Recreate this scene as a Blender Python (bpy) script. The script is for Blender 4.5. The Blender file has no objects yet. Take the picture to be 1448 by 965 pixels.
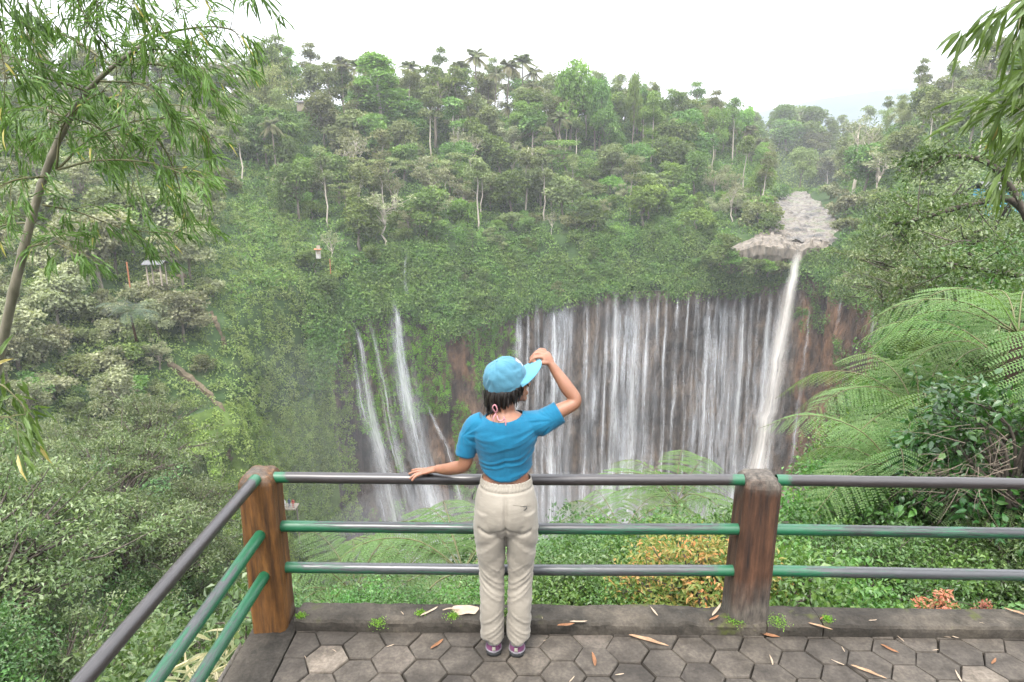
import bpy, bmesh, math, random
import numpy as np
from mathutils import Vector, Matrix
rng = np.random.default_rng(11)
random.seed(5)
scene = bpy.context.scene
COL = scene.collection
rad = math.radians

# ------------------------------------------------------------------ camera, sky, sun, exposure
FPX, PITCH, YAW, CAMH = 965.33, rad(14.3), rad(0.95), 2.45
cam_d = bpy.data.cameras.new("camera"); cam = bpy.data.objects.new("camera", cam_d); COL.objects.link(cam)
cam_d.sensor_width = 36.0; cam_d.lens = 24.0; cam_d.clip_start = 0.05; cam_d.clip_end = 20000
cam.location = (0, 0, CAMH); cam.rotation_euler = (math.pi/2 - PITCH, 0, YAW)
scene.camera = cam

SUN_EL, SUN_AZ = rad(62), rad(200)      # azimuth measured clockwise from +y: behind the camera
world = bpy.data.worlds.new("World"); scene.world = world; world.use_nodes = True
wn = world.node_tree.nodes; wl = world.node_tree.links
for n in list(wn): wn.remove(n)
w_out = wn.new("ShaderNodeOutputWorld"); w_bg = wn.new("ShaderNodeBackground"); w_bg.inputs[1].default_value = 0.1
w_sky = wn.new("ShaderNodeTexSky"); w_sky.sky_type = 'NISHITA'; w_sky.sun_disc = False
w_sky.sun_elevation = SUN_EL; w_sky.sun_rotation = SUN_AZ; w_sky.dust_density = 4.0
w_tc = wn.new("ShaderNodeTexCoord"); w_map = wn.new("ShaderNodeMapping"); w_map.inputs['Scale'].default_value = (1.3, 1.3, 4.0)
w_noi = wn.new("ShaderNodeTexNoise"); w_noi.inputs['Scale'].default_value = 2.2; w_noi.inputs['Detail'].default_value = 6
w_cr = wn.new("ShaderNodeValToRGB")
w_cr.color_ramp.elements[0].position = 0.36; w_cr.color_ramp.elements[0].color = (0.62, 0.65, 0.70, 1)
w_cr.color_ramp.elements[1].position = 0.56; w_cr.color_ramp.elements[1].color = (1, 1, 1, 1)
w_mul = wn.new("ShaderNodeMix"); w_mul.data_type = 'RGBA'; w_mul.blend_type = 'MULTIPLY'; w_mul.inputs[0].default_value = 1
w_mul.inputs[7].default_value = (10.6, 10.8, 11.2, 1)
w_mix = wn.new("ShaderNodeMix"); w_mix.data_type = 'RGBA'; w_mix.inputs[0].default_value = 0.9
wl.new(w_tc.outputs['Generated'], w_map.inputs[0]); wl.new(w_map.outputs[0], w_noi.inputs['Vector'])
wl.new(w_noi.outputs['Fac'], w_cr.inputs[0]); wl.new(w_cr.outputs[0], w_mul.inputs[6])
wl.new(w_sky.outputs[0], w_mix.inputs[6]); wl.new(w_mul.outputs[2], w_mix.inputs[7])
# overcast dome: brighter overhead than at the horizon
w_sep = wn.new("ShaderNodeSeparateXYZ"); wl.new(w_tc.outputs['Generated'], w_sep.inputs[0])
w_el = wn.new("ShaderNodeMapRange"); w_el.interpolation_type = 'SMOOTHSTEP'; w_el.inputs[1].default_value = 0.0; w_el.inputs[2].default_value = 0.62; w_el.inputs[3].default_value = 0.21; w_el.inputs[4].default_value = 1.35
wl.new(w_sep.outputs[2], w_el.inputs[0])
w_fin = wn.new("ShaderNodeVectorMath"); w_fin.operation = 'SCALE'; wl.new(w_mix.outputs[2], w_fin.inputs[0]); wl.new(w_el.outputs[0], w_fin.inputs['Scale'])
wl.new(w_fin.outputs[0], w_bg.inputs[0]); wl.new(w_bg.outputs[0], w_out.inputs[0])

sun_d = bpy.data.lights.new("sun", 'SUN'); sun = bpy.data.objects.new("sun", sun_d); COL.objects.link(sun)
sun_d.energy = 1.5; sun_d.angle = rad(14); sun_d.color = (1, 0.96, 0.9)
sdir = Vector((math.sin(SUN_AZ)*math.cos(SUN_EL), math.cos(SUN_AZ)*math.cos(SUN_EL), math.sin(SUN_EL)))
sun.rotation_euler = sdir.to_track_quat('Z', 'Y').to_euler()

scene.view_settings.view_transform = 'Standard'; scene.view_settings.look = 'None'
scene.view_settings.exposure = 2.25; scene.view_settings.gamma = 1.0; scene.view_settings.use_curve_mapping = False
scene.render.engine = 'CYCLES'
scene.cycles.use_denoising = True
scene.cycles.max_bounces = 5; scene.cycles.diffuse_bounces = 3; scene.cycles.glossy_bounces = 2
scene.cycles.transmission_bounces = 3; scene.cycles.volume_bounces = 0; scene.cycles.transparent_max_bounces = 16
scene.cycles.use_adaptive_sampling = True; scene.cycles.adaptive_threshold = 0.02

# ------------------------------------------------------------------ helpers
_F = np.array([-math.sin(YAW)*math.cos(PITCH), math.cos(YAW)*math.cos(PITCH), -math.sin(PITCH)])
_R = np.array([math.cos(YAW), math.sin(YAW), 0.0]); _U = np.cross(_R, _F); _C = np.array([0, 0, CAMH])
def pt(px, py, D):
    """point at forward distance D (metres) seen at photo pixel px, py"""
    px, py, D = np.broadcast_arrays(np.asarray(px, float), np.asarray(py, float), np.asarray(D, float))
    d = _F + ((px-724)/FPX)[..., None]*_R + ((482.5-py)/FPX)[..., None]*_U
    return _C + d*(D/d[..., 1])[..., None]
def proj(P):
    q = np.asarray(P, float) - _C; z = q@_F
    return np.stack([724 + FPX*(q@_R)/z, 482.5 - FPX*(q@_U)/z], -1)
def unit(v): return v/np.maximum(np.linalg.norm(v, axis=-1, keepdims=True), 1e-9)
def rdir(n): return unit(rng.normal(size=(n, 3)))
def vn(p, seed=0):
    p = np.asarray(p, float); i = np.floor(p).astype(np.int64); f = p-i; f = f*f*(3-2*f)
    def h(a, b, c):
        x = (a*374761393 + b*668265263 + c*2147483647 + seed*1274126177) & 0xFFFFFFFF
        x = ((x ^ (x >> 13))*1274126177) & 0xFFFFFFFF
        x = ((x ^ (x >> 16))*2246822519) & 0xFFFFFFFF
        return ((x ^ (x >> 15)) & 0xFFFF)/65535.0
    r = 0
    for dx in (0, 1):
        for dy in (0, 1):
            for dz in (0, 1):
                w = (f[..., 0] if dx else 1-f[..., 0])*(f[..., 1] if dy else 1-f[..., 1])*(f[..., 2] if dz else 1-f[..., 2])
                r = r + w*h(i[..., 0]+dx, i[..., 1]+dy, i[..., 2]+dz)
    return r*2-1
def fbm(p, o=4, seed=0):
    p = np.asarray(p, float); s = 0; a = 1; t = 0
    for k in range(o): s = s + a*vn(p*2**k, seed+k); t += a; a *= .5
    return s/t

class MB:
    """collects verts / faces, becomes ONE mesh"""
    def __init__(s): s.V = []; s.F = {}; s.n = 0; s.T = []; s.UV = []
    def add(s, V, F, tint=0.5, uv=None):
        V = np.asarray(V, float).reshape(-1, 3); m = len(V)
        s.V.append(V); s.T.append(np.broadcast_to(np.asarray(tint, float), (m,)))
        s.UV.append(np.zeros((m, 3)) if uv is None else np.asarray(uv, float))
        if isinstance(F, np.ndarray): F = [F]
        for f in F:
            f = np.asarray(f, dtype=np.int64)
            if f.ndim == 1: f = f[None]
            s.F.setdefault(f.shape[1], []).append(f+s.n)
        s.n += m; return s
    def mesh(s, name, mat=None, smooth=False):
        me = bpy.data.meshes.new(name); V = np.concatenate(s.V)
        me.vertices.add(len(V)); me.vertices.foreach_set('co', V.astype(np.float32).ravel())
        li = []; st = []; c = 0
        for k, fl in s.F.items():
            f = np.concatenate(fl); li.append(f.ravel()); st.append(c+np.arange(len(f))*k); c += f.size
        li = np.concatenate(li).astype(np.int32); st = np.concatenate(st).astype(np.int32)
        me.loops.add(len(li)); me.loops.foreach_set('vertex_index', li)
        me.polygons.add(len(st)); me.polygons.foreach_set('loop_start', st)
        me.update(calc_edges=True)
        me.polygons.foreach_set('use_smooth', np.full(len(st), smooth, dtype=bool))
        a = me.attributes.new('tint', 'FLOAT', 'POINT'); a.data.foreach_set('value', np.concatenate(s.T).astype(np.float32))
        u = np.concatenate(s.UV)
        if np.any(u): a = me.attributes.new('wuv', 'FLOAT_VECTOR', 'POINT'); a.data.foreach_set('vector', u.astype(np.float32).ravel())
        me.validate()
        if mat: me.materials.append(mat)
        return me
    def build(s, name, mat=None, parent=None, smooth=False):
        return link(name, s.mesh(name, mat, smooth), parent)
def link(name, me, parent=None, loc=(0, 0, 0)):
    o = bpy.data.objects.new(name, me); COL.objects.link(o); o.location = loc
    if parent: o.parent = parent
    return o
def tag(o, label=None, cat=None, group=None, kind=None):
    if label: o['label'] = label
    if cat: o['category'] = cat
    if group: o['group'] = group
    if kind: o['kind'] = kind
    return o
def thing(name, label, cat, loc=(0, 0, 0), rz=0, group=None):
    o = bpy.data.objects.new(name, None); COL.objects.link(o); o.location = loc; o.rotation_euler = (0, 0, rz)
    o.empty_display_size = 0.1
    return tag(o, label, cat, group)
def dup(o, parent=None):
    c = o.copy(); COL.objects.link(c)
    if parent: c.parent = parent
    for ch in list(o.children): dup(ch, c)
    return c

def cat_pts(pts, n):
    """smooth curve through control points"""
    P = np.asarray(pts, float); k = len(P)
    if k == 2: return P[0] + (P[1]-P[0])*np.linspace(0, 1, n)[:, None]
    Q = np.vstack([2*P[0]-P[1], P, 2*P[-1]-P[-2]]); out = []
    for t in np.linspace(0, k-1, n):
        i = min(int(t), k-2); u = t-i; a, b, c, d = Q[i], Q[i+1], Q[i+2], Q[i+3]
        out.append(.5*(2*b + (c-a)*u + (2*a-5*b+4*c-d)*u*u + (3*b-a-3*c+d)*u**3))
    return np.array(out)
def tube_vf(pts, r, seg=8, ref=None, cap=True):
    P = np.asarray(pts, float); k = len(P); r = np.asarray(r, float)
    if r.ndim == 0: r = np.full(k, float(r))
    if r.ndim == 1: r = np.stack([r, r], 1)
    T = unit(np.gradient(P, axis=0)); A = np.zeros((k, 3)); B = np.zeros((k, 3))
    v = np.array(ref if ref is not None else ((1, 0, 0) if abs(T[0][0]) < .8 else (0, 1, 0)), float)
    for i in range(k):
        base = np.array(ref, float) if ref is not None else v
        a = base - T[i]*(base@T[i]); a = a/max(np.linalg.norm(a), 1e-6); v = a
        A[i] = a; B[i] = np.cross(T[i], a)
    th = np.linspace(0, 2*np.pi, seg, endpoint=False)
    V = P[:, None] + A[:, None]*(r[:, :1]*np.cos(th))[..., None] + B[:, None]*(r[:, 1:]*np.sin(th))[..., None]
    V = V.reshape(-1, 3); i = np.arange(k-1)[:, None]*seg; j = np.arange(seg)[None]; jn = (j+1) % seg
    F = [np.stack([i+j, i+jn, i+seg+jn, i+seg+j], -1).reshape(-1, 4)]
    if cap: F += [np.arange(seg)[::-1][None], ((k-1)*seg+np.arange(seg))[None]]
    return V, F
def grid_faces(a, b):
    i = np.arange(a-1)[:, None]*b; j = np.arange(b-1)[None]
    return np.stack([i+j, i+j+1, i+b+j+1, i+b+j], -1).reshape(-1, 4)
LEAF = np.array([(0, 0, 0), (.42, .5, .10), (1, 0, -.16), (.42, -.5, .10)]); LEAF_F = np.array([(0, 1, 2), (0, 2, 3)])
BLADE = np.array([(0, 0, 0), (.25, .5, .05), (.65, .36, .02), (1, 0, -.12), (.65, -.36, .02), (.25, -.5, .05), (.5, 0, 0)])
BLADE_F = [np.array([(0, 1, 6), (1, 2, 6), (2, 3, 6), (6, 3, 4), (6, 4, 5), (6, 5, 0)])]
def leaves(mb, P, A, N, L, W, shape=LEAF, faces=LEAF_F, tint=None):
    n = len(P); A = unit(A); S = unit(np.cross(N, A)); N = np.cross(A, S)
    L = np.broadcast_to(np.asarray(L, float), (n,)); W = np.broadcast_to(np.asarray(W, float), (n,))
    V = P[:, None] + A[:, None]*(shape[None, :, 0]*L[:, None])[..., None] + S[:, None]*(shape[None, :, 1]*W[:, None])[..., None] + N[:, None]*(shape[None, :, 2]*L[:, None])[..., None]
    m = len(shape); fs = faces if isinstance(faces, list) else [faces]
    F = [(f[None]+np.arange(n)[:, None, None]*m).reshape(-1, f.shape[1]) for f in fs]
    if tint is None: tint = rng.random(n)
    mb.add(V, F, np.repeat(tint, m))
def crown_pts(cen, r, n, shell=.7):
    cen = np.asarray(cen, float); r = np.asarray(r, float)
    if r.ndim == 1: r = np.stack([r, r, r*.75], 1)
    w = r[:, 0]**2; k = rng.choice(len(cen), n, p=w/w.sum()); d = rdir(n)
    low = (d[:, 2] < -.35) & (rng.random(n) < .75); d[low, 2] *= -1
    q = shell + (1-shell)*rng.random(n); return cen[k] + d*r[k]*q[:, None], d, k
def crown(mb, cen, r, n, L, W, shell=.7, droop=.3, up=.7, shape=LEAF, faces=LEAF_F):
    P, d, k = crown_pts(cen, r, n, shell)
    A = unit(d*.6 + rdir(n)*.9 - np.array([0, 0, droop])); N = unit(d*.7 + rdir(n)*.6 + np.array([0, 0, up]))
    kt = rng.random(len(cen))[k]
    leaves(mb, P, A, N, L*(.6+.8*rng.random(n)), W*(.6+.8*rng.random(n)), shape, faces, np.clip(.5*kt+.5*rng.random(n), 0, 1))

# ------------------------------------------------------------------ materials
def mat(name):
    m = bpy.data.materials.new(name); m.use_nodes = True; nt = m.node_tree
    for n in list(nt.nodes): nt.nodes.remove(n)
    return m, nt, nt.nodes.new('ShaderNodeOutputMaterial')
def nd(nt, t, **kw):
    n = nt.nodes.new(t)
    for k, v in kw.items():
        if k == 'ins':
            for a, b in v.items(): n.inputs[a].default_value = b
        else: setattr(n, k, v)
    return n
def ramp(nt, fac, stops):
    c = nt.nodes.new('ShaderNodeValToRGB'); e = c.color_ramp.elements
    while len(e) < len(stops): e.new(0.5)
    for x, (p, col) in zip(e, stops): x.position = p; x.color = (*col, 1) if len(col) == 3 else col
    nt.links.new(fac, c.inputs[0]); return c.outputs[0]
def noise(nt, scale, detail=4, vec=None, rough=.6, mapscale=None, rot=None):
    n = nd(nt, 'ShaderNodeTexNoise', ins={'Scale': scale, 'Detail': detail, 'Roughness': rough})
    if vec is None: vec = nd(nt, 'ShaderNodeTexCoord').outputs['Object']
    if mapscale or rot:
        mp = nd(nt, 'ShaderNodeMapping')
        if mapscale: mp.inputs['Scale'].default_value = mapscale
        if rot: mp.inputs['Rotation'].default_value = rot
        nt.links.new(vec, mp.inputs[0]); vec = mp.outputs[0]
    nt.links.new(vec, n.inputs['Vector']); return n.outputs['Fac']
def mixc(nt, fac, a, b, blend='MIX'):
    m = nd(nt, 'ShaderNodeMix', data_type='RGBA', blend_type=blend)
    for s, v in ((0, fac), (6, a), (7, b)):
        if hasattr(v, 'is_linked'): nt.links.new(v, m.inputs[s])
        else: m.inputs[s].default_value = v if s == 0 else ((*v, 1) if len(v) == 3 else v)
    return m.outputs[2]
def math_(nt, op, a, b=0.5):
    m = nd(nt, 'ShaderNodeMath', operation=op)
    for s, v in ((0, a), (1, b)):
        if hasattr(v, 'is_linked'): nt.links.new(v, m.inputs[s])
        else: m.inputs[s].default_value = v
    return m.outputs[0]
def principled(nt, out, color, rough=.8, spec=.3, bump=None, bstr=.3, bdist=.01, **ins):
    p = nd(nt, 'ShaderNodeBsdfPrincipled'); p.inputs['Roughness'].default_value = rough if not hasattr(rough, 'is_linked') else .5
    if hasattr(rough, 'is_linked'): nt.links.new(rough, p.inputs['Roughness'])
    p.inputs['Specular IOR Level'].default_value = spec
    if hasattr(color, 'is_linked'): nt.links.new(color, p.inputs['Base Color'])
    else: p.inputs['Base Color'].default_value = (*color, 1)
    for k, v in ins.items():
        k = k.replace('_', ' ')
        if hasattr(v, 'is_linked'): nt.links.new(v, p.inputs[k])
        else: p.inputs[k].default_value = v
    if bump is not None:
        b = nd(nt, 'ShaderNodeBump', ins={'Strength': bstr, 'Distance': bdist}); nt.links.new(bump, b.inputs['Height']); nt.links.new(b.outputs[0], p.inputs['Normal'])
    nt.links.new(p.outputs[0], out.inputs[0]); return p
def foliage(name, stops, trans=.3, hue=.04, val=.5, rough=.55, spec=.25, clump=0.0, cscale=.3):
    """leaf material: every leaf its own age (tint), every plant its own shade (random)"""
    m, nt, out = mat(name)
    t = nd(nt, 'ShaderNodeAttribute', attribute_name='tint').outputs['Fac']; oi = nd(nt, 'ShaderNodeObjectInfo')
    c = ramp(nt, t, stops)
    hs = nd(nt, 'ShaderNodeHueSaturation'); nt.links.new(c, hs.inputs['Color'])
    r = oi.outputs['Random']
    if clump:
        r2 = noise(nt, cscale, 2, nd(nt, 'ShaderNodeNewGeometry').outputs['Position'])
        r = math_(nt, 'ADD', math_(nt, 'MULTIPLY', r, 1-clump), math_(nt, 'MULTIPLY', r2, clump))
    nt.links.new(math_(nt, 'ADD', math_(nt, 'MULTIPLY', r, hue*2), .5-hue), hs.inputs['Hue'])
    nt.links.new(math_(nt, 'ADD', math_(nt, 'MULTIPLY', r, val), 1.06-val/2), hs.inputs['Value'])
    p = nd(nt, 'ShaderNodeBsdfPrincipled', ins={'Roughness': rough, 'Specular IOR Level': spec}); nt.links.new(hs.outputs[0], p.inputs['Base Color'])
    tr = nd(nt, 'ShaderNodeBsdfTranslucent'); br = mixc(nt, 1.0, hs.outputs[0], (1.5, 1.6, .8), 'MULTIPLY'); nt.links.new(br, tr.inputs[0])
    mx = nd(nt, 'ShaderNodeMixShader', ins={0: trans}); nt.links.new(p.outputs[0], mx.inputs[1]); nt.links.new(tr.outputs[0], mx.inputs[2])
    nt.links.new(mx.outputs[0], out.inputs[0]); return m
def simple(name, a, b=None, scale=8, rough=.8, spec=.3, mapscale=None, bstr=.3, bdist=.01, bump=True, det=5):
    m, nt, out = mat(name); n = noise(nt, scale, det, mapscale=mapscale)
    c = ramp(nt, n, [(.3, a), (.7, b or a)]); principled(nt, out, c, rough, spec, n if bump else None, bstr, bdist); return m
G = lambda *s: [(p, c) for p, c in s]
M = {}
M['olive']  = foliage('olive_leaves', G((0, (.050, .066, .022)), (.6, (.115, .138, .052)), (1, (.20, .22, .105))), hue=.025, val=.55)
M['green']  = foliage('green_leaves', G((0, (.032, .062, .013)), (.6, (.080, .135, .028)), (1, (.15, .215, .055))), hue=.025, val=.55)
M['bright'] = foliage('bright_green_leaves', G((0, (.055, .105, .016)), (.6, (.105, .18, .03)), (1, (.18, .28, .065))), hue=.02, val=.4)
M['pale']   = foliage('grey_leaves', G((0, (.085, .095, .05)), (.6, (.165, .175, .095)), (1, (.27, .275, .17))), hue=.02, val=.45)
M['plume']  = foliage('bamboo_plume_leaves', G((0, (.075, .10, .032)), (.6, (.15, .19, .068)), (1, (.25, .28, .11))), hue=.02, val=.3)
M['palm']   = foliage('palm_leaves', G((0, (.05, .062, .028)), (.6, (.12, .14, .065)), (1, (.21, .20, .12))), hue=.02, val=.4)
M['under']  = foliage('undergrowth_leaves', G((0, (.024, .058, .010)), (.55, (.074, .138, .026)), (1, (.155, .23, .06))), hue=.035, val=.7, clump=.95, cscale=.11)
M['under_left'] = foliage('slope_leaves', G((0, (.045, .075, .016)), (.55, (.115, .165, .042)), (1, (.20, .25, .09))), hue=.03, val=.7, clump=.95, cscale=.13)
M['moss']   = foliage('moss', G((0, (.055, .12, .012)), (.6, (.10, .21, .02)), (1, (.17, .30, .04))), hue=.02, val=.5, clump=.9, cscale=.2)
M['bark']   = simple('bark', (.10, .085, .065), (.2, .175, .14), 3, .9, .2, (1, 1, .3), .5, .05)
M['palebark'] = simple('pale_bark', (.24, .21, .165), (.42, .38, .31), 2, .9, .2, (1, 1, .3), .4, .05)
M['darkbark'] = simple('dark_bark', (.035, .03, .024), (.09, .075, .06), 9, .9, .2, (1, 1, .4), .6, .02)
HAZE = 0.00025
# ------------------------------------------------------------------ setting: gorge, cliffs, slopes
def soil_mat(name, a, b, c):
    m, nt, out = mat(name); pos = nd(nt, 'ShaderNodeNewGeometry').outputs['Position']
    n1 = noise(nt, .35, 6, pos); n2 = noise(nt, 4, 4, pos)
    col = ramp(nt, n1, [(.32, a), (.52, b), (.7, c)]); col = mixc(nt, .35, col, mixc(nt, n2, (.25, .25, .25), (1, 1, 1)), 'MULTIPLY')
    principled(nt, out, col, .95, .1, n2, .6, .2); return m
M['slope'] = soil_mat('overgrown_soil', (.018, .036, .012), (.034, .062, .02), (.055, .08, .03))
M['grassland'] = soil_mat('grassy_slope_soil', (.05, .085, .02), (.085, .13, .032), (.12, .165, .05))
M['near_soil'] = soil_mat('dark_leafy_soil', (.018, .026, .012), (.03, .042, .018), (.05, .05, .03))
M['floor'] = soil_mat('gorge_floor_rock', (.05, .05, .045), (.09, .09, .08), (.14, .14, .13))

def rock_mat(name):
    m, nt, out = mat(name); pos = nd(nt, 'ShaderNodeNewGeometry').outputs['Position']
    n1 = noise(nt, .16, 6, pos, .65, (1, 1, .35)); n2 = noise(nt, .9, 6, pos, .7, (1, 1, .12)); n3 = noise(nt, .05, 3, pos, .5, (1, 1, 2.2))
    wet = ramp(nt, n1, [(.30, (.024, .021, .019)), (.46, (.068, .054, .044)), (.60, (.125, .094, .070)), (.76, (.23, .17, .12))])
    dry = ramp(nt, n1, [(.30, (.022, .016, .012)), (.44, (.085, .05, .03)), (.58, (.20, .105, .055)), (.76, (.29, .18, .105))])
    at = nd(nt, 'ShaderNodeAttribute', attribute_name='tint').outputs['Fac']
    f = ramp(nt, math_(nt, 'ADD', at, math_(nt, 'MULTIPLY', math_(nt, 'SUBTRACT', n3, .5), .9)), [(.35, (0, 0, 0)), (.65, (1, 1, 1))])
    col = mixc(nt, f, wet, dry)
    col = mixc(nt, .7, col, ramp(nt, n2, [(.3, (.3, .28, .27)), (.55, (.95, .95, .95)), (.75, (1.25, 1.2, 1.15))]), 'MULTIPLY')
    n4 = noise(nt, .55, 9, pos, .72, (1, 1, .45)); col = mixc(nt, .85, col, ramp(nt, n4, [(.36, (.22, .21, .2)), (.48, (.85, .84, .82)), (.66, (1.35, 1.3, 1.2))]), 'MULTIPLY')
    principled(nt, out, col, .75, .3, math_(nt, 'ADD', n2, math_(nt, 'MULTIPLY', n4, 1.5)), 1.0, 1.4); return m
M['rock'] = rock_mat('wet_cliff_rock')

# far side of the gorge: (column px) -> lip, bank top, middle, ridge, behind; each (py, D); z of the foot
PROF = [
 (-700, -40, (560, 50), (430, 62), (300, 90), (60, 150), 190), (-300, -50, (580, 62), (440, 78), (300, 115), (90, 180), 230),
 (0, -58, (600, 74), (450, 94), (300, 135), (112, 205), 250),  (200, -72, (610, 88), (440, 106), (290, 150), (118, 220), 265),
 (290, -84, (580, 96), (430, 114), (295, 160), (130, 232), 275), (335, -94, (560, 102), (425, 122), (300, 168), (135, 238), 280),
 (380, -103, (585, 118), (410, 136), (300, 176), (140, 244), 285), (440, -105, (560, 140), (400, 148), (295, 187), (146, 252), 290),
 (490, -105, (458, 152), (372, 159), (285, 195), (155, 258), 295), (560, -105, (428, 160), (345, 167), (278, 205), (160, 262), 300),
 (640, -105, (475, 167), (340, 176), (272, 212), (162, 268), 305), (720, -105, (440, 176), (335, 185), (270, 220), (165, 272), 310),
 (850, -105, (412, 183), (325, 190), (265, 225), (172, 278), 315), (980, -105, (410, 185), (325, 191), (262, 228), (196, 282), 320),
 (1040, -105, (407, 184), (332, 188), (285, 222), (222, 280), 320), (1085, -105, (402, 182), (338, 186), (300, 214), (262, 268), 330),
 (1115, -105, (392, 180), (348, 184), (306, 226), (271, 300), 350), (1150, -105, (380, 177), (350, 183), (306, 226), (271, 300), 350),
 (1180, -105, (412, 168), (346, 178), (303, 215), (268, 280), 340), (1215, -104, (425, 158), (342, 168), (300, 195), (235, 268), 330),
 (1260, -103, (415, 145), (345, 153), (290, 178), (178, 258), 310), (1310, -100, (400, 128), (345, 140), (275, 165), (152, 248), 300),
 (1380, -95, (380, 112), (330, 125), (250, 152), (128, 236), 290), (1448, -85, (370, 100), (310, 114), (230, 142), (112, 224), 280),
 (1700, -70, (340, 82), (280, 94), (200, 122), (70, 190), 250), (2100, -60, (320, 60), (260, 74), (180, 100), (40, 160), 220)]
PX = np.array([p[0] for p in PROF], float)
def prof(col, px):
    a = np.array(col, float); return np.interp(px, PX, a)
UPX = np.arange(-700, 2101, 5.0)
def sm(a, k=3):
    ker = np.ones(k)/k; return np.convolve(np.pad(a, k//2, mode='edge'), ker, 'valid')
cols = {}
for i, nm in ((2, 'lip'), (3, 'top'), (4, 'mid'), (5, 'ridge')):
    cols[nm] = (sm(prof([p[i][0] for p in PROF], UPX)), sm(prof([p[i][1] for p in PROF], UPX)))
footz = sm(prof([p[1] for p in PROF], UPX)); backD = sm(prof([p[6] for p in PROF], UPX))
lipP = pt(UPX, *cols['lip']); topP = pt(UPX, *cols['top']); midP = pt(UPX, *cols['mid']); ridP = pt(UPX, *cols['ridge'])
def radial(P, dD, z):
    d = P[:, :2]/P[:, 1:2]; D = P[:, 1]+dD; return np.concatenate([d*D[:, None], np.broadcast_to(z, D.shape)[:, None]], 1)
footP = radial(lipP, -7.0, footz)
left_w = np.clip((420-UPX)/130, 0, 1)                     # the left flank is a slope, not a wall
footP = np.where(left_w[:, None] > 0, radial(lipP, -7-22*left_w, footz), footP)
backP = radial(ridP, backD-ridP[:, 1], ridP[:, 2]-3)
def strip(A, B, n, bulge=0):
    t = np.linspace(0, 1, n)[:, None, None]; return A[None]*(1-t) + B[None]*t
NC = 92
cliffG = strip(footP, lipP, NC)                            # rows, cols, xyz
bankG = np.concatenate([strip(lipP, topP, 14)[:-1], strip(topP, midP, 16)[:-1], strip(midP, ridP, 18)[:-1], strip(ridP, backP, 6)])
for k in range(2): bankG[1:-1] = .25*bankG[:-2] + .5*bankG[1:-1] + .25*bankG[2:]
# relief
od = np.stack([-np.gradient(lipP[:, 1]), np.gradient(lipP[:, 0]), np.zeros(len(UPX))], 1); od = unit(od); od = np.where(od[:, 1:2] > 0, -od, od)  # outward, to the gorge
q = cliffG.copy(); col_n = vn(np.stack([q[..., 0]*.45, q[..., 1]*.45, q[..., 2]*.05], -1), 3)
t = np.linspace(0, 1, NC)[:, None]
cliffG = cliffG + od[None]*(1.6*fbm(q*.07, 4, 5) + 1.5*col_n + .9*vn(np.stack([q[..., 0]*1.1, q[..., 1]*1.1, q[..., 2]*.10], -1), 17) + 1.3*np.abs(fbm(q*np.array([.28, .28, .2]), 4, 27)) - 1.5*np.sin(np.pi*t)**2*(1-left_w[None]))[..., None]
nb = len(bankG); tb = np.clip(np.minimum(np.arange(nb)/3, 1), 0, 1)[:, None]
bankG[..., 2] += tb*(2.2*fbm(bankG*.045, 4, 9))
bankG = bankG + (od[None]*(1.8*fbm(bankG*.06, 3, 21)*tb*(np.arange(nb)[:, None] < 14))[..., None])
river = ((UPX > 1088) & (UPX < 1196))
orange = np.clip(np.maximum((UPX-1118)/40, .62*np.exp(-((UPX-650)/70)**2)), 0, 1) + .15*np.exp(-((UPX-980)/120)**2)
C_ = MB(); C_.add(cliffG, grid_faces(*cliffG.shape[:2]), np.broadcast_to(orange, cliffG.shape[:2]).ravel())
jL = int(np.searchsorted(UPX, 470)); C_ = MB(); C_.add(cliffG[:, jL:], grid_faces(NC, len(UPX)-jL), np.broadcast_to(orange, cliffG.shape[:2])[:, jL:].ravel())
tag(C_.build('gorge_cliff', M['rock'], smooth=True), kind='structure')
C2 = MB(); C2.add(cliffG[:, :jL+1], grid_faces(NC, jL+1)); tag(C2.build('left_slope_terrain', M['grassland'], smooth=True), kind='structure')
B_ = MB(); bt = np.zeros(bankG.shape[:2]); B_.add(bankG, grid_faces(*bankG.shape[:2]), bt.ravel())
tag(B_.build('far_slope_terrain', M['slope'], smooth=True), kind='structure')

def up3(g, k=3):
    for ax in (0, 1):
        n0 = g.shape[ax]; t_ = np.linspace(0, n0-1, (n0-1)*k+1); i_ = np.minimum(t_.astype(int), n0-2); f_ = (t_-i_); f_ = f_.reshape((-1, 1, 1) if ax == 0 else (1, -1, 1)); g = np.take(g, i_, ax)*(1-f_)+np.take(g, i_+1, ax)*f_
    return g
# exposed rock and riverbed at the head of the big fall
def river_mat():
    m, nt, out = mat('riverbed_rock'); pos = nd(nt, 'ShaderNodeNewGeometry').outputs['Position']
    n1 = noise(nt, .22, 6, pos, .7, (1, .7, 3)); n2 = noise(nt, 1.1, 5, pos, .7, (1, .5, 2))
    col = ramp(nt, n1, [(.36, (.035, .032, .028)), (.47, (.10, .086, .07)), (.55, (.155, .132, .104)), (.61, (.06, .08, .03)), (.72, (.19, .17, .14))])
    col = mixc(nt, .6, col, ramp(nt, n2, [(.3, (.4, .4, .4)), (.7, (1.15, 1.15, 1.15))]), 'MULTIPLY')
    principled(nt, out, col, .6, .4, n2, .8, .6); return m
M['river'] = river_mat()
rc = np.where((UPX >= 1084) & (UPX <= 1200))[0]; rr = np.arange(12, nb-8)
RG = bankG[np.ix_(rr, rc)].copy()
kk = np.linspace(0, 1, len(rr))[:, None]; mid_px = 1128 - 8*np.sin(kk*5) ; half = 50*(1-kk)**.8 + 16
inside = 1-np.clip(np.abs(UPX[rc][None]-(1142-18*kk))/half, 0, 1)**3
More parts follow.
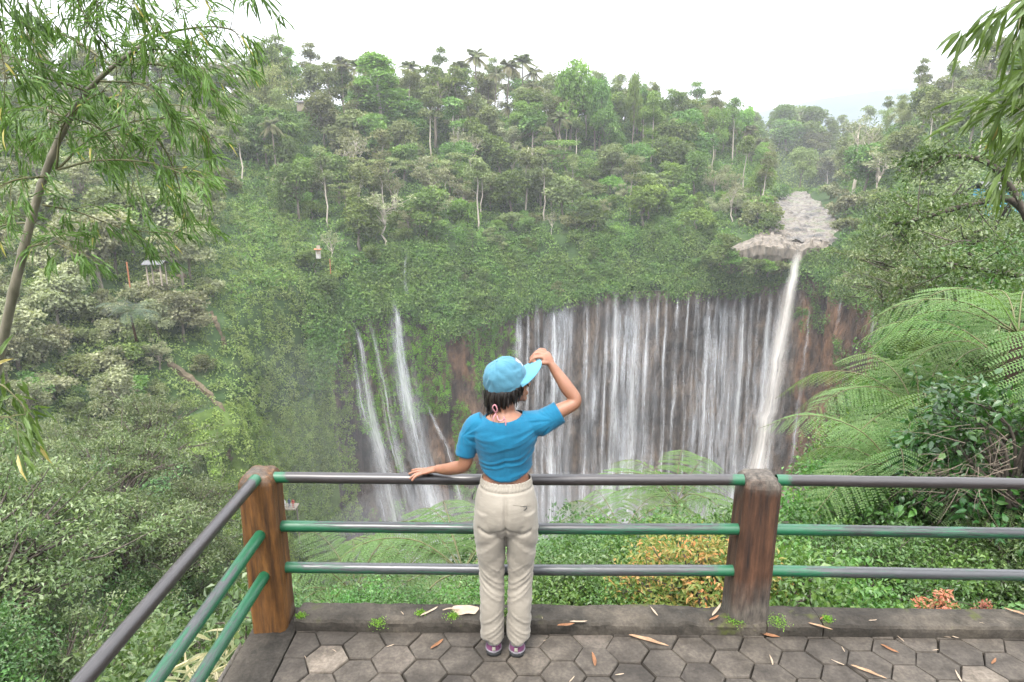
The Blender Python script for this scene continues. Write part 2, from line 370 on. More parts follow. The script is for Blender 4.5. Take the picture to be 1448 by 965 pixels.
lev = np.interp(np.linspace(0, 1, len(rr)), np.linspace(0, 1, len(rr)), sm(np.array([RG[i, len(rc)//2, 2] for i in range(len(rr))]), 5))[:, None]
step = np.floor(lev/1.6)*1.6*.3 + lev*.7
RG[..., 2] = np.where(inside > .15, step + 1.3*fbm(RG*np.array([.25, .12, .3]), 4, 4) + 1.7, RG[..., 2]-1.0)
RG = up3(RG); n_ = fbm(RG*np.array([.35, .22, .3]), 5, 14); RG[..., 2] += .9*np.round(n_*3)/3 + .5*fbm(RG*np.array([.9, .6, .9]), 4, 15)
rb = MB(); rb.add(RG, grid_faces(*RG.shape[:2])); tag(rb.build('riverbed', M['river'], smooth=False), kind='structure')

# rock shelf of upright columns left of the big fall
M['shelf'] = simple('basalt_columns', (.030, .026, .022), (.19, .162, .128), .8, .85, .3, (1, 1, .3), .8, .4, det=9)
cx_ = np.linspace(1026, 1196, 86); rws = []
for py0, D0, dz in ((386, 181, 0), (372, 179.6, 0), (360, 178.6, 0), (347, 178.6, 0), (341, 179.5, 0), (337, 182, 0), (332, 187, 0), (327, 193, 0), (321, 201, 0), (315, 210, 0)):
    e_ = np.clip((cx_-1040)/30, 0, 1)*np.clip((1192-cx_)/16, 0, 1); rws.append(pt(cx_, py0 + 5*np.clip((cx_-1080)/50, 0, 1) - 3*np.exp(-((cx_-1131)/10)**2)*-2 + (1-e_)*9*(py0 < 350), D0+.2))
SG = up3(np.array(rws)); fr = np.clip((1-np.linspace(0, 1, SG.shape[0])/.42), 0, 1)[:, None]
SG[..., 1] -= fr*(1.4*vn(np.stack([SG[..., 0]*.75, SG[..., 1]*0, SG[..., 2]*.06], -1), 41)+.7*fbm(SG*np.array([.5, .5, .25]), 4, 42)); SG[..., 2] += (1-fr)*(1.6*np.round(2.4*fbm(SG*np.array([.18, .10, .1]), 4, 43))/2.4+.6*fbm(SG*.8, 3, 44)) - .6*fr*fbm(SG*.4, 3, 45)
e2 = np.clip((np.linspace(1026, 1196, SG.shape[1])-1028)/60, 0, 1)**.7*np.clip((1194-np.linspace(1026, 1196, SG.shape[1]))/14, 0, 1); SG[..., 1] += ((1-e2)*6)[None]; SG[0, :, 1] += 3; SG[..., 2] -= ((1-e2)*2.0)[None]
sh = MB(); sh.add(SG, grid_faces(*SG.shape[:2])); tag(sh.build('rock_shelf', M['shelf']), kind='structure')
bo = MB()
for i in range(260):
    px = rng.uniform(1100, 1186); py = rng.uniform(285, 352); D = np.interp(py, [271, 306, 350], [300, 226, 184]); c = pt(px, py, D-1); s = rng.uniform(.25, 1.0)
    if rng.random() < .15: s *= 1.8
    th = rng.random()*6.3; u, v = np.meshgrid(np.linspace(0, 2*np.pi, 9)[:-1], np.linspace(-1.4, 1.4, 6)); S = np.stack([np.cos(u)*np.cos(v), np.sin(u)*np.cos(v), np.sin(v)*.6], -1)
    S = S*(1+.35*vn(S*1.7+i*3.1, 2))[..., None]*s*np.array([1.3, 1, .8]); V = (S+c).reshape(-1, 3)
    ii = np.arange(5)[:, None]*8; jj = np.arange(8)[None]; F = np.stack([ii+jj, ii+(jj+1) % 8, ii+8+(jj+1) % 8, ii+8+jj], -1).reshape(-1, 4); bo.add(V, F)
tag(bo.build('boulders', M['river']), kind='stuff')

# ground on our side
EDGE = np.array([(-1.5, -30), (-1.5, 3.42), (1.7, 3.47), (4.9, 8), (9.3, 15), (16, 25), (25, 39), (50, 75), (88, 120), (220, 120), (220, -30)], float)
def edge_dist(x, y):
    P = np.stack([x, y], -1); n = len(EDGE); dm = np.full(x.shape, 1e9); ins = np.zeros(x.shape, bool)
    for i in range(n):
        a, b = EDGE[i], EDGE[(i+1) % n]; e = b-a; w = P-a; tt = np.clip((w@e)/(e@e), 0, 1); dm = np.minimum(dm, np.linalg.norm(w-tt[..., None]*e, axis=-1))
        c = ((a[1] > y) != (b[1] > y)) & (x < (b[0]-a[0])*(y-a[1])/(b[1]-a[1]+1e-12)+a[0]); ins ^= c
    return np.where(ins, -dm, dm)
def zn(x, y):
    x = np.asarray(x, float); y = np.asarray(y, float); d = edge_dist(x, y)
    lw = np.clip((-.36*np.clip(y-3, 0, 60)-1.5-x)/6, 0, 1)*np.clip((62-y)/18, 0, 1)                                   # gentler on the left
    out = -.35 - (1.5+1.3*np.clip((x-1.5)/2, 0, 1)*np.clip((y-5)/4, 0, 1)-1.05*lw)*np.clip(d, 0, 14) - (1.75-1.39*lw)*np.clip(d-14, 0, 500) - .5*lw*np.clip(1.2-np.abs(d-1.2), 0, 1)
    t_ = np.clip((y-3.4)/3, 0, 1); ins = -.35 - 2.3*t_ - .05*np.clip(y-6, 0, 60) + .02*np.clip(x-12, 0, 60)*np.clip((y-3)/6, 0, 1)
    flat = (x > -1.5) & (y < 3.42)
    z = np.where(d > 0, np.minimum(out, out - 1.9*t_*(x > .8)*np.clip(x-.8, 0, 1)), ins)
    bump = .35*fbm(np.stack([x*.35, y*.35, x*0], -1), 3, 31)*np.clip(d+2.5, 0, 1.5)
    return np.where(flat, -.33, np.maximum(z, -104) + np.where(d > .3, bump, 0) + np.where((d <= .3) & (y > 4), bump, 0))
gx = np.concatenate([np.linspace(-110, -12, 50), np.linspace(-11.5, 16, 84), np.linspace(17, 110, 48)]); gy = np.concatenate([np.linspace(-25, 2, 12), np.linspace(2.4, 20, 56), np.linspace(21, 115, 64)])
X, Y = np.meshgrid(gx, gy); Z = zn(X, Y)
nt_ = MB(); nt_.add(np.stack([X, Y, Z], -1), grid_faces(*X.shape)); tag(nt_.build('near_hillside_terrain', M['near_soil'], smooth=True), kind='structure')
gx = np.linspace(-160, 200, 70); gy = np.linspace(20, 230, 60); X, Y = np.meshgrid(gx, gy); Z = -104 + 2.2*fbm(np.stack([X*.06, Y*.06, X*0], -1), 4, 8) + 9*np.exp(-((X-40)/30)**2-((Y-172)/14)**2)
gf = MB(); gf.add(np.stack([X, Y, Z], -1), grid_faces(*X.shape)); tag(gf.build('gorge_floor', M['floor'], smooth=True), kind='structure')
X, Y = np.meshgrid(np.linspace(-2400, 2400, 60), np.linspace(-500, 3000, 60)); Z = np.where(np.hypot(X, Y-120) < 330, -125.0, -42 + 6*fbm(np.stack([X*.004, Y*.004, X*0], -1), 3, 2))
gp = MB(); gp.add(np.stack([X, Y, Z], -1), grid_faces(*X.shape)); tag(gp.build('ground', M['slope'], smooth=True), kind='structure')
# hill beyond the river bend and the mountain behind it
def ridge_mesh(name, pts_top, D, zb, m, amp):
    px = np.linspace(pts_top[0][0], pts_top[-1][0], 90); py = np.interp(px, [p[0] for p in pts_top], [p[1] for p in pts_top]); T = pt(px, py, D)
    rows = [np.concatenate([T[:, :2]*s, (zb+(T[:, 2:]-zb)*h)], 1) for s, h in ((.82, 0), (.88, .45), (.94, .8), (1, 1), (1.08, .9), (1.25, .2))]
    g = np.stack(rows); g[..., 2] += amp*fbm(g*(4/D), 4, 13)*np.array([0, 1, 1, .6, 1, 0])[:, None]
    b = MB(); b.add(g, grid_faces(*g.shape[:2])); return tag(b.build(name, m, smooth=True), kind='structure'), g
_, valG = ridge_mesh('far_valley_hill', [(900, 225), (1000, 205), (1075, 196), (1130, 196), (1180, 205), (1260, 200), (1400, 190)], 430, -30, M['slope'], 5)
M['mountain'] = simple('haze_tinted_forest', (.022, .040, .045), (.034, .055, .06), .01, .95, .1, bump=False)  # blue of distance haze is mixed into this forest colour
_, mtG = ridge_mesh('mountain', [(780, 230), (900, 212), (1000, 186), (1070, 160), (1110, 149), (1160, 139), (1200, 133), (1300, 121), (1420, 115), (1560, 122), (1800, 150)], 1500, -40, M['mountain'], 13)

# lookup of points on the far side
_bp = proj(bankG.reshape(-1, 3)).reshape(*bankG.shape[:2], 2); _cp = proj(cliffG.reshape(-1, 3)).reshape(*cliffG.shape[:2], 2)
def onbank(px, py):
    d = (_bp[..., 0]-px)**2 + (_bp[..., 1]-py)**2; i = np.unravel_index(np.argmin(d[:nb-5]), d[:nb-5].shape); return bankG[i]
def oncliff(px, py):
    j = np.argmin(np.abs(UPX-px)); i = np.argmin(np.abs(_cp[:, j, 1]-py)); return cliffG[i, j]
def bank_sample(n, r0=0, r1=None, p0=-100, p1=1560, grid=None):
    g = bankG if grid is None else grid; r1 = len(g)-1.001 if r1 is None else r1
    c0, c1 = np.searchsorted(UPX, p0), np.searchsorted(UPX, p1)
    r = rng.uniform(r0, r1, n*3); c = rng.uniform(c0, c1-1.001, n*3); i = r.astype(int); j = c.astype(int); u = (r-i)[:, None]; v = (c-j)[:, None]
    a = g[i, j]; b = g[i, j+1]; e = g[i+1, j]; f = g[i+1, j+1]; P = (a*(1-v)+b*v)*(1-u)+(e*(1-v)+f*v)*u
    N = np.cross(b-a, e-a); ar = np.linalg.norm(N, axis=1); N = unit(N); N = np.where((N[:, 1:2] > 0) & (N[:, 2:] < .1), -N, N); N = np.where(N[:, 2:] < 0, -N, N) if grid is None else np.where(N[:, 1:2] > 0, -N, N)
    k = rng.choice(n*3, n, replace=False, p=ar/ar.sum()); return P[k], N[k], np.interp(c[k], np.arange(len(UPX)), UPX), r[k]

# ------------------------------------------------------------------ waterfalls
def water_mat(name, col, dens, edge=1.0):
    m, nt, out = mat(name); w = nd(nt, 'ShaderNodeAttribute', attribute_name='wuv').outputs['Vector']; oi = nd(nt, 'ShaderNodeObjectInfo').outputs['Random']
    sx = nd(nt, 'ShaderNodeSeparateXYZ'); nt.links.new(w, sx.inputs[0])
    off = nd(nt, 'ShaderNodeVectorMath', operation='ADD'); nt.links.new(w, off.inputs[0]); cb = nd(nt, 'ShaderNodeCombineXYZ')
    nt.links.new(math_(nt, 'MULTIPLY', oi, 90.0), cb.inputs[0]); nt.links.new(cb.outputs[0], off.inputs[1])
    n1 = noise(nt, 1.7, 5, off.outputs[0], .65, (1, .035, 1)); n2 = noise(nt, .5, 3, off.outputs[0], .5, (1, .12, 1)); n3 = noise(nt, 3.2, 4, off.outputs[0], .7, (1, .16, 1))
    s = math_(nt, 'ADD', math_(nt, 'MULTIPLY', n1, .5), math_(nt, 'ADD', math_(nt, 'MULTIPLY', n2, .3), math_(nt, 'MULTIPLY', n3, .2)))
    a = ramp(nt, s, [(.5-.22*dens, (0, 0, 0)), (.66, (1, 1, 1))])
    e = math_(nt, 'MULTIPLY', ramp(nt, sx.outputs[2], [(0, (0, 0, 0)), (.95*edge, (1, 1, 1))]), a)
    e = math_(nt, 'MULTIPLY', e, .55+.4*dens)
    p = nd(nt, 'ShaderNodeBsdfDiffuse'); p.inputs[0].default_value = (*col, 1); tl = nd(nt, 'ShaderNodeBsdfTranslucent'); tl.inputs[0].default_value = (*col, 1)
    b = nd(nt, 'ShaderNodeMixShader', ins={0: .35}); nt.links.new(p.outputs[0], b.inputs[1]); nt.links.new(tl.outputs[0], b.inputs[2])
    tr = nd(nt, 'ShaderNodeBsdfTransparent'); mx = nd(nt, 'ShaderNodeMixShader'); nt.links.new(e, mx.inputs[0]); nt.links.new(tr.outputs[0], mx.inputs[1]); nt.links.new(b.outputs[0], mx.inputs[2])
    nt.links.new(mx.outputs[0], out.inputs[0]); return m
M['w_strong'] = water_mat('white_falling_water', (.72, .74, .76), .75); M['w_mid'] = water_mat('thin_falling_water', (.72, .74, .77), .36)
M['w_veil'] = water_mat('water_veil', (.66, .69, .73), .3, 1.6); M['w_brown'] = water_mat('silty_falling_water', (.80, .76, .71), 1.25)
def fall(path, wid, m, label, group=None, off=1.3, D=None):
    """path: photo points down the cliff, wid: widths in px at start / end"""
    pp = cat_pts(np.array([(x, y, 0) for x, y in path], float), 44)[:, :2]; P = []
    for k, (x, y) in enumerate(pp):
        c = oncliff(x, y) if D is None else None
        d = (c[1] if D is None else np.interp(k/43, np.linspace(0, 1, len(D)), D)) - off - .9*(k/43)
        P.append(pt(x, y, d))
    P = np.array(P); 
    for _ in range(6): P[1:-1, 1] = .25*P[:-2, 1] + .5*P[1:-1, 1] + .25*P[2:, 1]
    n = len(P); W = np.interp(np.linspace(0, 1, n), np.linspace(0, 1, len(wid)), wid)*P[:, 1]/FPX; S = 7
    u = np.linspace(-1, 1, S); view = unit(P*np.array([1, 1, 0])); side = np.stack([view[:, 1], -view[:, 0], 0*view[:, 0]], 1)
    V = P[:, None] + side[:, None]*(u[None]*W[:, None]*.5)[..., None] - view[:, None]*((1-u**2)[None]*np.minimum(W, 3)[:, None]*.25)[..., None]
    V = V + side[:, None]*(.18*vn(np.stack([P[:, 2]*.12, P[:, 0], P[:, 1]], -1), 4)[:, None]*np.ones(S)[None])[..., None]
    L = np.concatenate([[0], np.cumsum(np.linalg.norm(np.diff(P, axis=0), axis=1))])
    fade = (1-np.abs(u))[None]*np.clip(np.minimum(L/5, 1), .08, 1)[:, None]
    uv = np.stack([u[None]*W[:, None]*.5, L[:, None]*np.ones(S)[None], fade], -1).reshape(-1, 3)
    b = MB(); b.add(V, grid_faces(n, S), .5, uv); return tag(b.build('waterfall', m, smooth=True), label, 'waterfall', group)
fall([(1131, 352), (1122, 390), (1110, 450), (1094, 540), (1079, 620), (1066, 690), (1060, 790)], (14, 20, 30, 36, 44), M['w_brown'], 'thick brown silty waterfall pouring from the riverbed', None, 3.6)
fall([(1127, 360), (1108, 450), (1088, 560), (1068, 690), (1058, 790)], (8, 46, 80, 120), M['w_veil'], 'pale spray veil hanging around the thick brown waterfall', None, 1.6)
fall([(556, 424), (562, 450), (566, 500), (574, 550), (584, 600), (592, 640), (606, 690), (640, 850)], (9, 14, 20, 32, 40, 46), M['w_strong'], 'broad white waterfall on the left, widest of the slanting left falls')
fall([(556, 424), (568, 520), (588, 630), (645, 850)], (16, 44, 70, 90), M['w_veil'], 'faint veil of water around the broad white left waterfall')
fall([(496, 452), (508, 478), (515, 530), (528, 600), (545, 670), (585, 850)], (6, 10, 18, 28, 36), M['w_strong'], 'slender white waterfall at the far left end of the gorge wall')
fall([(499, 480), (508, 560), (526, 640), (565, 840)], (5, 12, 20, 26), M['w_mid'], 'thin second stream running beside the slender far left waterfall')
fall([(517, 440), (532, 490), (541, 540), (555, 620), (575, 700), (610, 850)], (5, 9, 18, 30, 38), M['w_mid'], 'thin waterfall between the slender and the broad left falls')
fall([(598, 562), (612, 590), (624, 618), (634, 640), (655, 720)], (5, 9, 11, 16), M['w_mid'], 'short slanting trickle right of the broad left waterfall')
fall([(575, 345), (572, 380), (574, 415)], (6, 7, 8), M['w_veil'], 'dark wet chute in the green bank above the broad left waterfall', None, .8, (168.5, 165.5, 162.5))
lips = [(733, 20, 'm'), (747, 7, 'm'), (760, 16, 'v'), (771, 6, 'm'), (783, 10, 's'), (797, 14, 'v'), (808, 9, 'm'), (830, 16, 'm'), (846, 20, 'v'), (860, 9, 'm'), (872, 17, 's'), (887, 10, 'v'), (899, 20, 's'), (918, 12, 'm'),
        (931, 10, 'v'), (944, 8, 'm'), (959, 12, 'm'), (975, 6, 'm'), (988, 14, 'v'), (1003, 9, 'm'), (1017, 7, 'm'), (1028, 9, 'v'), (1040, 10, 'm'), (1052, 13, 's'), (1066, 9, 'm'), (1076, 7, 'v'), (1090, 12, 's'), (1103, 6, 'm')]
named = {783: 'white strand of falling water just right of the woman\'s cap brim', 872: 'strong white strand just left of the widest strand of the curtain falls', 899: 'widest brightest white strand in the middle of the curtain falls',
         1052: 'white strand in the right half of the curtain, third strong one from the brown fall', 1090: 'bright white strand just left of the brown silty fall'}
for px, w, k in lips:
    ly = float(np.interp(px, [725, 760, 800, 850, 900, 950, 1000, 1050, 1110], [430, 424, 424, 414, 411, 411, 409, 407, 402])); dx = -(px-740)*.048 - 2
    m = M[{'s': 'w_strong', 'm': 'w_mid', 'v': 'w_veil'}[k]]; g = None if px in named else 'thin strands of the curtain falls'
    fall([(px, ly+abs(rng.normal())*3), (px+dx*.3+rng.normal(), ly+90), (px+dx*.7+rng.normal()*1.5, ly+200), (px+dx, 700), (px+dx*1.2, 790)], (w*.6, w, w*1.15, w*1.35, w*1.7), m, named.get(px, 'thin white strand of water hanging down the dark cliff of the curtain falls'), g, 1.1+.5*rng.random())
for a, b, c in ((790, 60, 'left'), (890, 90, 'middle'), (1010, 90, 'right')):
    fall([(a, 425), (a-4, 520), (a-8, 640), (a-10, 790)], (b, b*1.1, b*1.2, b*1.3), M['w_veil'], f'misty sheet of water behind the strands in the {c} part of the curtain', None, .8)
fall([(870, 660), (856, 690), (838, 735), (826, 770)], (10, 22, 30, 40), M['w_mid'], 'white cascade fanning out left at the foot of the widest strand'); fall([(768, 620), (776, 660), (786, 700), (796, 760)], (6, 14, 20, 26), M['w_mid'], 'white cascade over rocks at the left foot of the curtain')
fall([(1192, 400), (1187, 450), (1180, 520), (1172, 590), (1166, 650)], (4, 8, 12, 16, 18), M['w_mid'], 'thin lone stream down the orange cliff right of the brown fall'); fall([(1146, 430), (1136, 520), (1124, 620), (1112, 720)], (4, 8, 12, 16), M['w_veil'], 'faint trickle on the dark rock just right of the brown fall')
fall([(1241, 405), (1236, 440), (1232, 490)], (4, 7, 8), M['w_veil'], 'faint trickle at the right end of the orange cliff')
# ------------------------------------------------------------------ far vegetation
def tree_parts(kind, seed):
    """returns (trunk mesh builder, crown mesh builder, height, bark, leaf material)"""
    global rng; keep = rng; rng = np.random.default_rng(seed); T = MB(); Cn = MB(); R = lambda a, b: rng.uniform(a, b)
    def limb(a, b, r0, r1, k=5, wob=.3):
        P = np.linspace(a, b, k); P[1:-1] += rng.normal(size=(k-2, 3))*wob; T.add(*tube_vf(P, np.linspace(r0, r1, k), 6)); return P
    bark, leaf = M['bark'], M['green']
    if kind == 'broad':
        H = 13; tr = limb((0, 0, -1), (R(-.5, .5), R(-.5, .5), 9), .32, .14); cen = []; 
        for i in range(13):
            a = R(0, 6.28); q = R(.6, 3.4); c = np.array([q*math.cos(a), q*math.sin(a), R(5.5, 11.6)-q*.35]); cen.append(c); limb(tr[2+i % 2], c, .09, .03)
        crown(Cn, cen, rng.uniform(1.7, 2.7, len(cen)), 2700, .62, .45, .6)
    elif kind == 'slender':
        H = 20; top = np.array([R(-1, 1), R(-1, 1), 18.5]); tr = limb((0, 0, -1), top, .24, .08, 7, .22); cen = []; bark = M['palebark']; leaf = M['olive']
        for i in range(11):
            z = R(10.5, 18.8); a = R(0, 6.28); q = R(.5, 2.4)*(1 if z < 16 else .6); c = np.array([top[0]*z/18+q*math.cos(a), top[1]*z/18+q*math.sin(a), z+.5]); cen.append(c); limb(c*[0, 0, 1]+np.array([top[0]*z/18, top[1]*z/18, -1.6]), c, .06, .02)
        crown(Cn, cen, rng.uniform(1.1, 2.1, len(cen)), 1500, .55, .38, .4)
    elif kind == 'palm':
        H = 15; leaf = M['palm']; P = cat_pts([(0, 0, -1), (R(-.5, .5), 0, 5), (R(-1, 1), R(-.6, .6), 13)], 8); T.add(*tube_vf(P, np.linspace(.22, .13, 8), 6)); top = P[-1]
        for i in range(24):
            a = i*2.4+R(-.2, .2); el = R(-.7, 1.35); L = R(2.7, 3.6); d = np.array([math.cos(a)*math.cos(el), math.sin(a)*math.cos(el), math.sin(el)]); t = np.linspace(0.05, 1, 17)[:, None]
            Q = top + d*L*t + np.array([0, 0, -1])*t**2.2*L*.42; dd = unit(np.gradient(Q, axis=0)); s = unit(np.cross(dd, [0, 0, 1]))
            T.add(*tube_vf(Q[::4], np.linspace(.05, .02, len(Q[::4])), 4))
            for sg in (-1, 1):
                A = unit(s*sg*.9 + dd*.75 - np.array([0, 0, .55])); leaves(Cn, Q, A, np.cross(A, dd)*sg+rdir(17)*.2, 1.15*np.sin(np.pi*(.12+.85*t[:, 0]))**.6, .12, tint=np.full(17, np.clip(.75-.5*el/1.2+R(-.15, .25), 0, 1)))
    elif kind == 'column':
        H = 24; leaf = M['bright']; bark = M['palebark']; limb((0, 0, -1), (0, 0, 20), .42, .1); cen = []; rr = []
        for i in range(34):
            z = R(5.5, 22.5); q = np.interp(z, [5, 9, 16, 23], [2.6, 4.0, 3.4, .4])*R(.45, 1); a = R(0, 6.28); cen.append((q*math.cos(a), q*math.sin(a), z)); rr.append(R(1.5, 2.5))
        crown(Cn, cen, rr, 5200, .55, .42, .6)
    elif kind == 'pale':
        H = 12; bark = M['palebark']; leaf = M['pale']; tr = limb((0, 0, -1), (R(-.8, .8), R(-.8, .8), 6), .24, .16, 5, .25); cen = []
        for i in range(9):
            a = R(0, 6.28); q = R(.8, 3.2); c = np.array([q*math.cos(a), q*math.sin(a), R(7, 11.5)]); limb(tr[3+i % 2], c, .11, .03, 5, .3); cen.append(c)
            for j in range(3): e = c+rng.normal(size=3)*[1, 1, .7]; limb(c*.7+tr[4]*.3, e, .05, .02, 4, .15); cen.append(e)
        crown(Cn, cen, rng.uniform(.6, 1.2, len(cen)), 620, .42, .3, .2)
    elif kind == 'airy':
        H = 11; leaf = M['pale']; tr = limb((0, 0, -1), (R(-.5, .5), 0, 5), .3, .2); cen = []
        for i in range(20):
            a = R(0, 6.28); q = R(.5, 4.0); c = np.array([q*math.cos(a), q*math.sin(a), R(4.5, 10.4)-q*.45]); cen.append(c); limb(tr[3], c, .07, .02)
        crown(Cn, cen, rng.uniform(.8, 1.5, len(cen)), 1900, .42, .3, .35)
    elif kind == 'plume':
        H = 15; leaf = M['plume']; bark = M['plume']
        for i in range(22):
            a = R(0, 6.28); s = R(.5, 4.6); h = R(9, 15); P = cat_pts([(0, 0, -.5), (s*.12*math.cos(a), s*.12*math.sin(a), h*.5), (s*.55*math.cos(a), s*.55*math.sin(a), h*.9), (s*math.cos(a), s*math.sin(a), h*.88)], 20)
            T.add(*tube_vf(P[::3], np.linspace(.07, .02, 7), 4)); q = P[7:][rng.integers(0, 13, 120)] + rng.normal(size=(120, 3))*[.55, .55, .5]
            leaves(Cn, q, rdir(120)*.7+np.array([math.cos(a)*.5, math.sin(a)*.5, -.8]), rdir(120)+np.array([0, 0, .8]), R(.45, .6), .16)
    elif kind == 'layered':
        H = 14; leaf = M['olive']; tr = limb((0, 0, -1), (R(-1, 1), R(-1, 1), 10), .34, .14); cen = []; rr = []
        for i in range(17):
            a = R(0, 6.28); q = R(.5, 4.6); c = np.array([q*math.cos(a), q*math.sin(a), 7+1.6*(i % 4)+R(-.4, .4)-q*.15]); cen.append(c); r = R(1.5, 2.5); rr.append((r, r, .38)); limb(tr[3], c-np.array([0, 0, .4]), .1, .03)
        crown(Cn, cen, np.array(rr), 1900, .48, .34, .5, .0, 1.2)
    elif kind == 'bush':
        H = 6; limb((0, 0, -1), (0, 0, 3), .15, .08); cen = []
        for i in range(11): a = R(0, 6.28); q = R(.3, 2.5); cen.append((q*math.cos(a), q*math.sin(a), R(1.2, 4.6)-q*.35))
        crown(Cn, cen, rng.uniform(.9, 1.5, 11), 1150, .5, .38, .65)
    elif kind == 'bare':
        H = 24; bark = M['palebark']; leaf = M['pale']; tr = limb((0, 0, -1), (.4, 0, 10), .55, .4, 5, .1); f1 = limb(tr[-1], (-.6, 0, 18), .34, .16, 5, .2); f2 = limb(tr[-1]-np.array([0, 0, 1]), (3.6, 0, 17), .28, .12, 5, .2); cen = []
        for f, n in ((f1, 14), (f2, 12)):
            for i in range(n):
                b = f[rng.integers(2, 5)]; c = b+np.array([R(-3.5, 3.5), R(-3, 3), R(1, 6)]); limb(b, c, .1, .025, 5, .3); cen.append(c)
        crown(Cn, cen, rng.uniform(.8, 1.5, len(cen)), 650, .4, .28, .1)
    rng = keep; return T, Cn, H, bark, leaf
PROTO = {}
NAMES = dict(broad='broadleaf_tree', slender='slender_tree', palm='coconut_palm', column='tall_broadleaf_tree', pale='pale_tree', airy='grey_tree', plume='bamboo_clump', layered='umbrella_tree', bush='bush', bare='bare_tree')
CATS = dict(broad='tree', slender='tree', palm='palm tree', column='tree', pale='tree', airy='tree', plume='bamboo', layered='tree', bush='bush', bare='tree')
def proto(kind, v, leaf=None):
    key = (kind, v, leaf)
    if key not in PROTO:
        k0 = (kind, v, None)
        if leaf and k0 in PROTO:
            T, c0, H = PROTO[k0]; cm = c0.copy(); cm.materials[0] = M[leaf]; PROTO[key] = (T, cm, H)
        else:
            T, Cn, H, b, l = tree_parts(kind, 100+7*v+len(kind)*31+ord(kind[1])); PROTO[key] = (T.mesh(kind+'_trunk', b, True), Cn.mesh(kind+'_crown', M[leaf] if leaf else l), H)
    return PROTO[key]
def plant_tree(kind, loc, h, label, group=None, leaf=None, v=None, rz=None, wide=1.0):
    v = int(rng.integers(0, 3)) if v is None else v; T, Cn, H = proto(kind, v, leaf); s = h/H
    r = thing(NAMES[kind], label, CATS[kind], loc, rng.uniform(0, 6.28) if rz is None else rz, group); r.scale = (s*wide, s*wide, s)
    pn = {'plume': ('culms', 'leaves'), 'palm': ('trunk', 'fronds')}.get(kind, ('trunk', 'crown')); link(pn[0], T, r); link(pn[1], Cn, r); return r
placed = []
def special(kind, px, pyb, pyt, label, leaf=None, v=0, wide=1.0, rz=None, D=None):
    b = onbank(px, pyb) if D is None else pt(px, pyb, D); top = pt(px, pyt, b[1]); placed.append(b); return plant_tree(kind, tuple(b), top[2]-b[2], label, None, leaf, v, rz, wide)
special('column', 538, 212, 72, 'tall bright green tree on the ridge, broadest and brightest on the skyline', v=0, wide=1.75)
special('layered', 614, 205, 76, 'flat topped dark umbrella tree among the ridge palms', 'green', 1, .9)
special('airy', 604, 292, 208, 'rounded grey-leaved tree standing alone on the middle of the slope', v=0, wide=1.1)
special('pale', 507, 282, 188, 'thin pale tree with whitish trunk below the bright tall tree', v=0); special('pale', 562, 236, 182, 'small pale twiggy tree just right of the bright tall tree foot', v=1)
special('pale', 667, 256, 188, 'leafless looking pale tree right of the lone grey tree', v=2); special('pale', 648, 246, 184, 'pale forked tree leaning beside the leafless one', v=0)
special('layered', 800, 275, 188, 'big spreading layered tree over the middle of the curtain falls', 'green', 0, 1.2)
special('bush', 930, 306, 262, 'round bright green bush above the right half of the curtain', 'bright', 0, 1.2); special('bush', 832, 330, 272, 'dark rounded bush on the bank above the widest strand', v=1, wide=1.1)
special('broad', 895, 216, 98, 'very tall thin tree with a lone tuft of crown on the skyline', 'bright', 1, .36)
special('broad', 806, 215, 78, 'large round crowned tree on the ridge right of the palms', 'bright', 0, .62); special('broad', 838, 218, 92, 'dense leafy tree touching the round crowned ridge tree', 'bright', 2, .5); special('broad', 852, 222, 106, 'smaller leafy tree on the ridge sloping down to the right', 'green', 1, .5)
special('column', 918, 240, 128, 'medium bright green tree below the lone tuft tree', v=1, wide=.9)
special('broad', 1048, 228, 142, 'round headed dark tree at the low right end of the ridge', 'bright', 2, .5); special('broad', 1010, 226, 148, 'pair-like leafy crown left of the round headed dark tree', 'bright', 1, .6)
special('layered', 1032, 266, 238, 'small tree with yellowish flower head near the river', 'plume', 2, .9)
special('plume', 384, 200, 82, 'pale green feathery bamboo clump on the left ridge', v=0, wide=1.25); special('plume', 408, 215, 118, 'second smaller feathery bamboo clump beside the pale one', v=1)
special('broad', 390, 160, 50, 'dark tree rising behind the feathery bamboo', 'green', 0, .6)
special('bare', 1206, 284, 160, 'tall pale bare tree with forked trunk beside the riverbed', v=0, wide=1.0, rz=0)
special('layered', 1388, 160, 60, 'sparse flat topped tree standing out on the right skyline', 'olive', 2, .8)
special('broad', 1130, 258, 205, 'yellow-green tree at the end of the main slope over the river', 'plume', 1, .8)
for i, (px, py, t) in enumerate([(1082, 306, 268), (1086, 330, 296), (1194, 306, 262), (1198, 336, 300), (1104, 282, 258), (1176, 282, 254), (1070, 322, 276)]): special('bush', px, py, t, ('bush crowding the left edge of the riverbed', 'bush crowding the right edge of the riverbed')[px > 1140], ('olive', None, 'pale')[i % 3], i % 3, 1.2)['group'] = 'bushes along the riverbed'
for i, (px, t) in enumerate([(487, 78), (578, 84), (596, 104), (655, 84), (676, 66), (702, 96), (722, 82), (741, 74), (757, 92), (636, 108), (515, 82), (1018, 168), (1044, 178), (1340, 112), (1365, 102), (612, 112), (690, 112), (560, 112)]):
    b = onbank(px, 172 if px < 900 else (215 if px < 1100 else 150)); b = b + np.array([0, rng.uniform(-6, 4), 0]); placed.append(b); tp = pt(px, t, b[1])
    plant_tree('palm', tuple(b), tp[2]-b[2], 'coconut palm with drooping fronds on the far ridge skyline', 'coconut palms along the far ridge', wide=1.05)
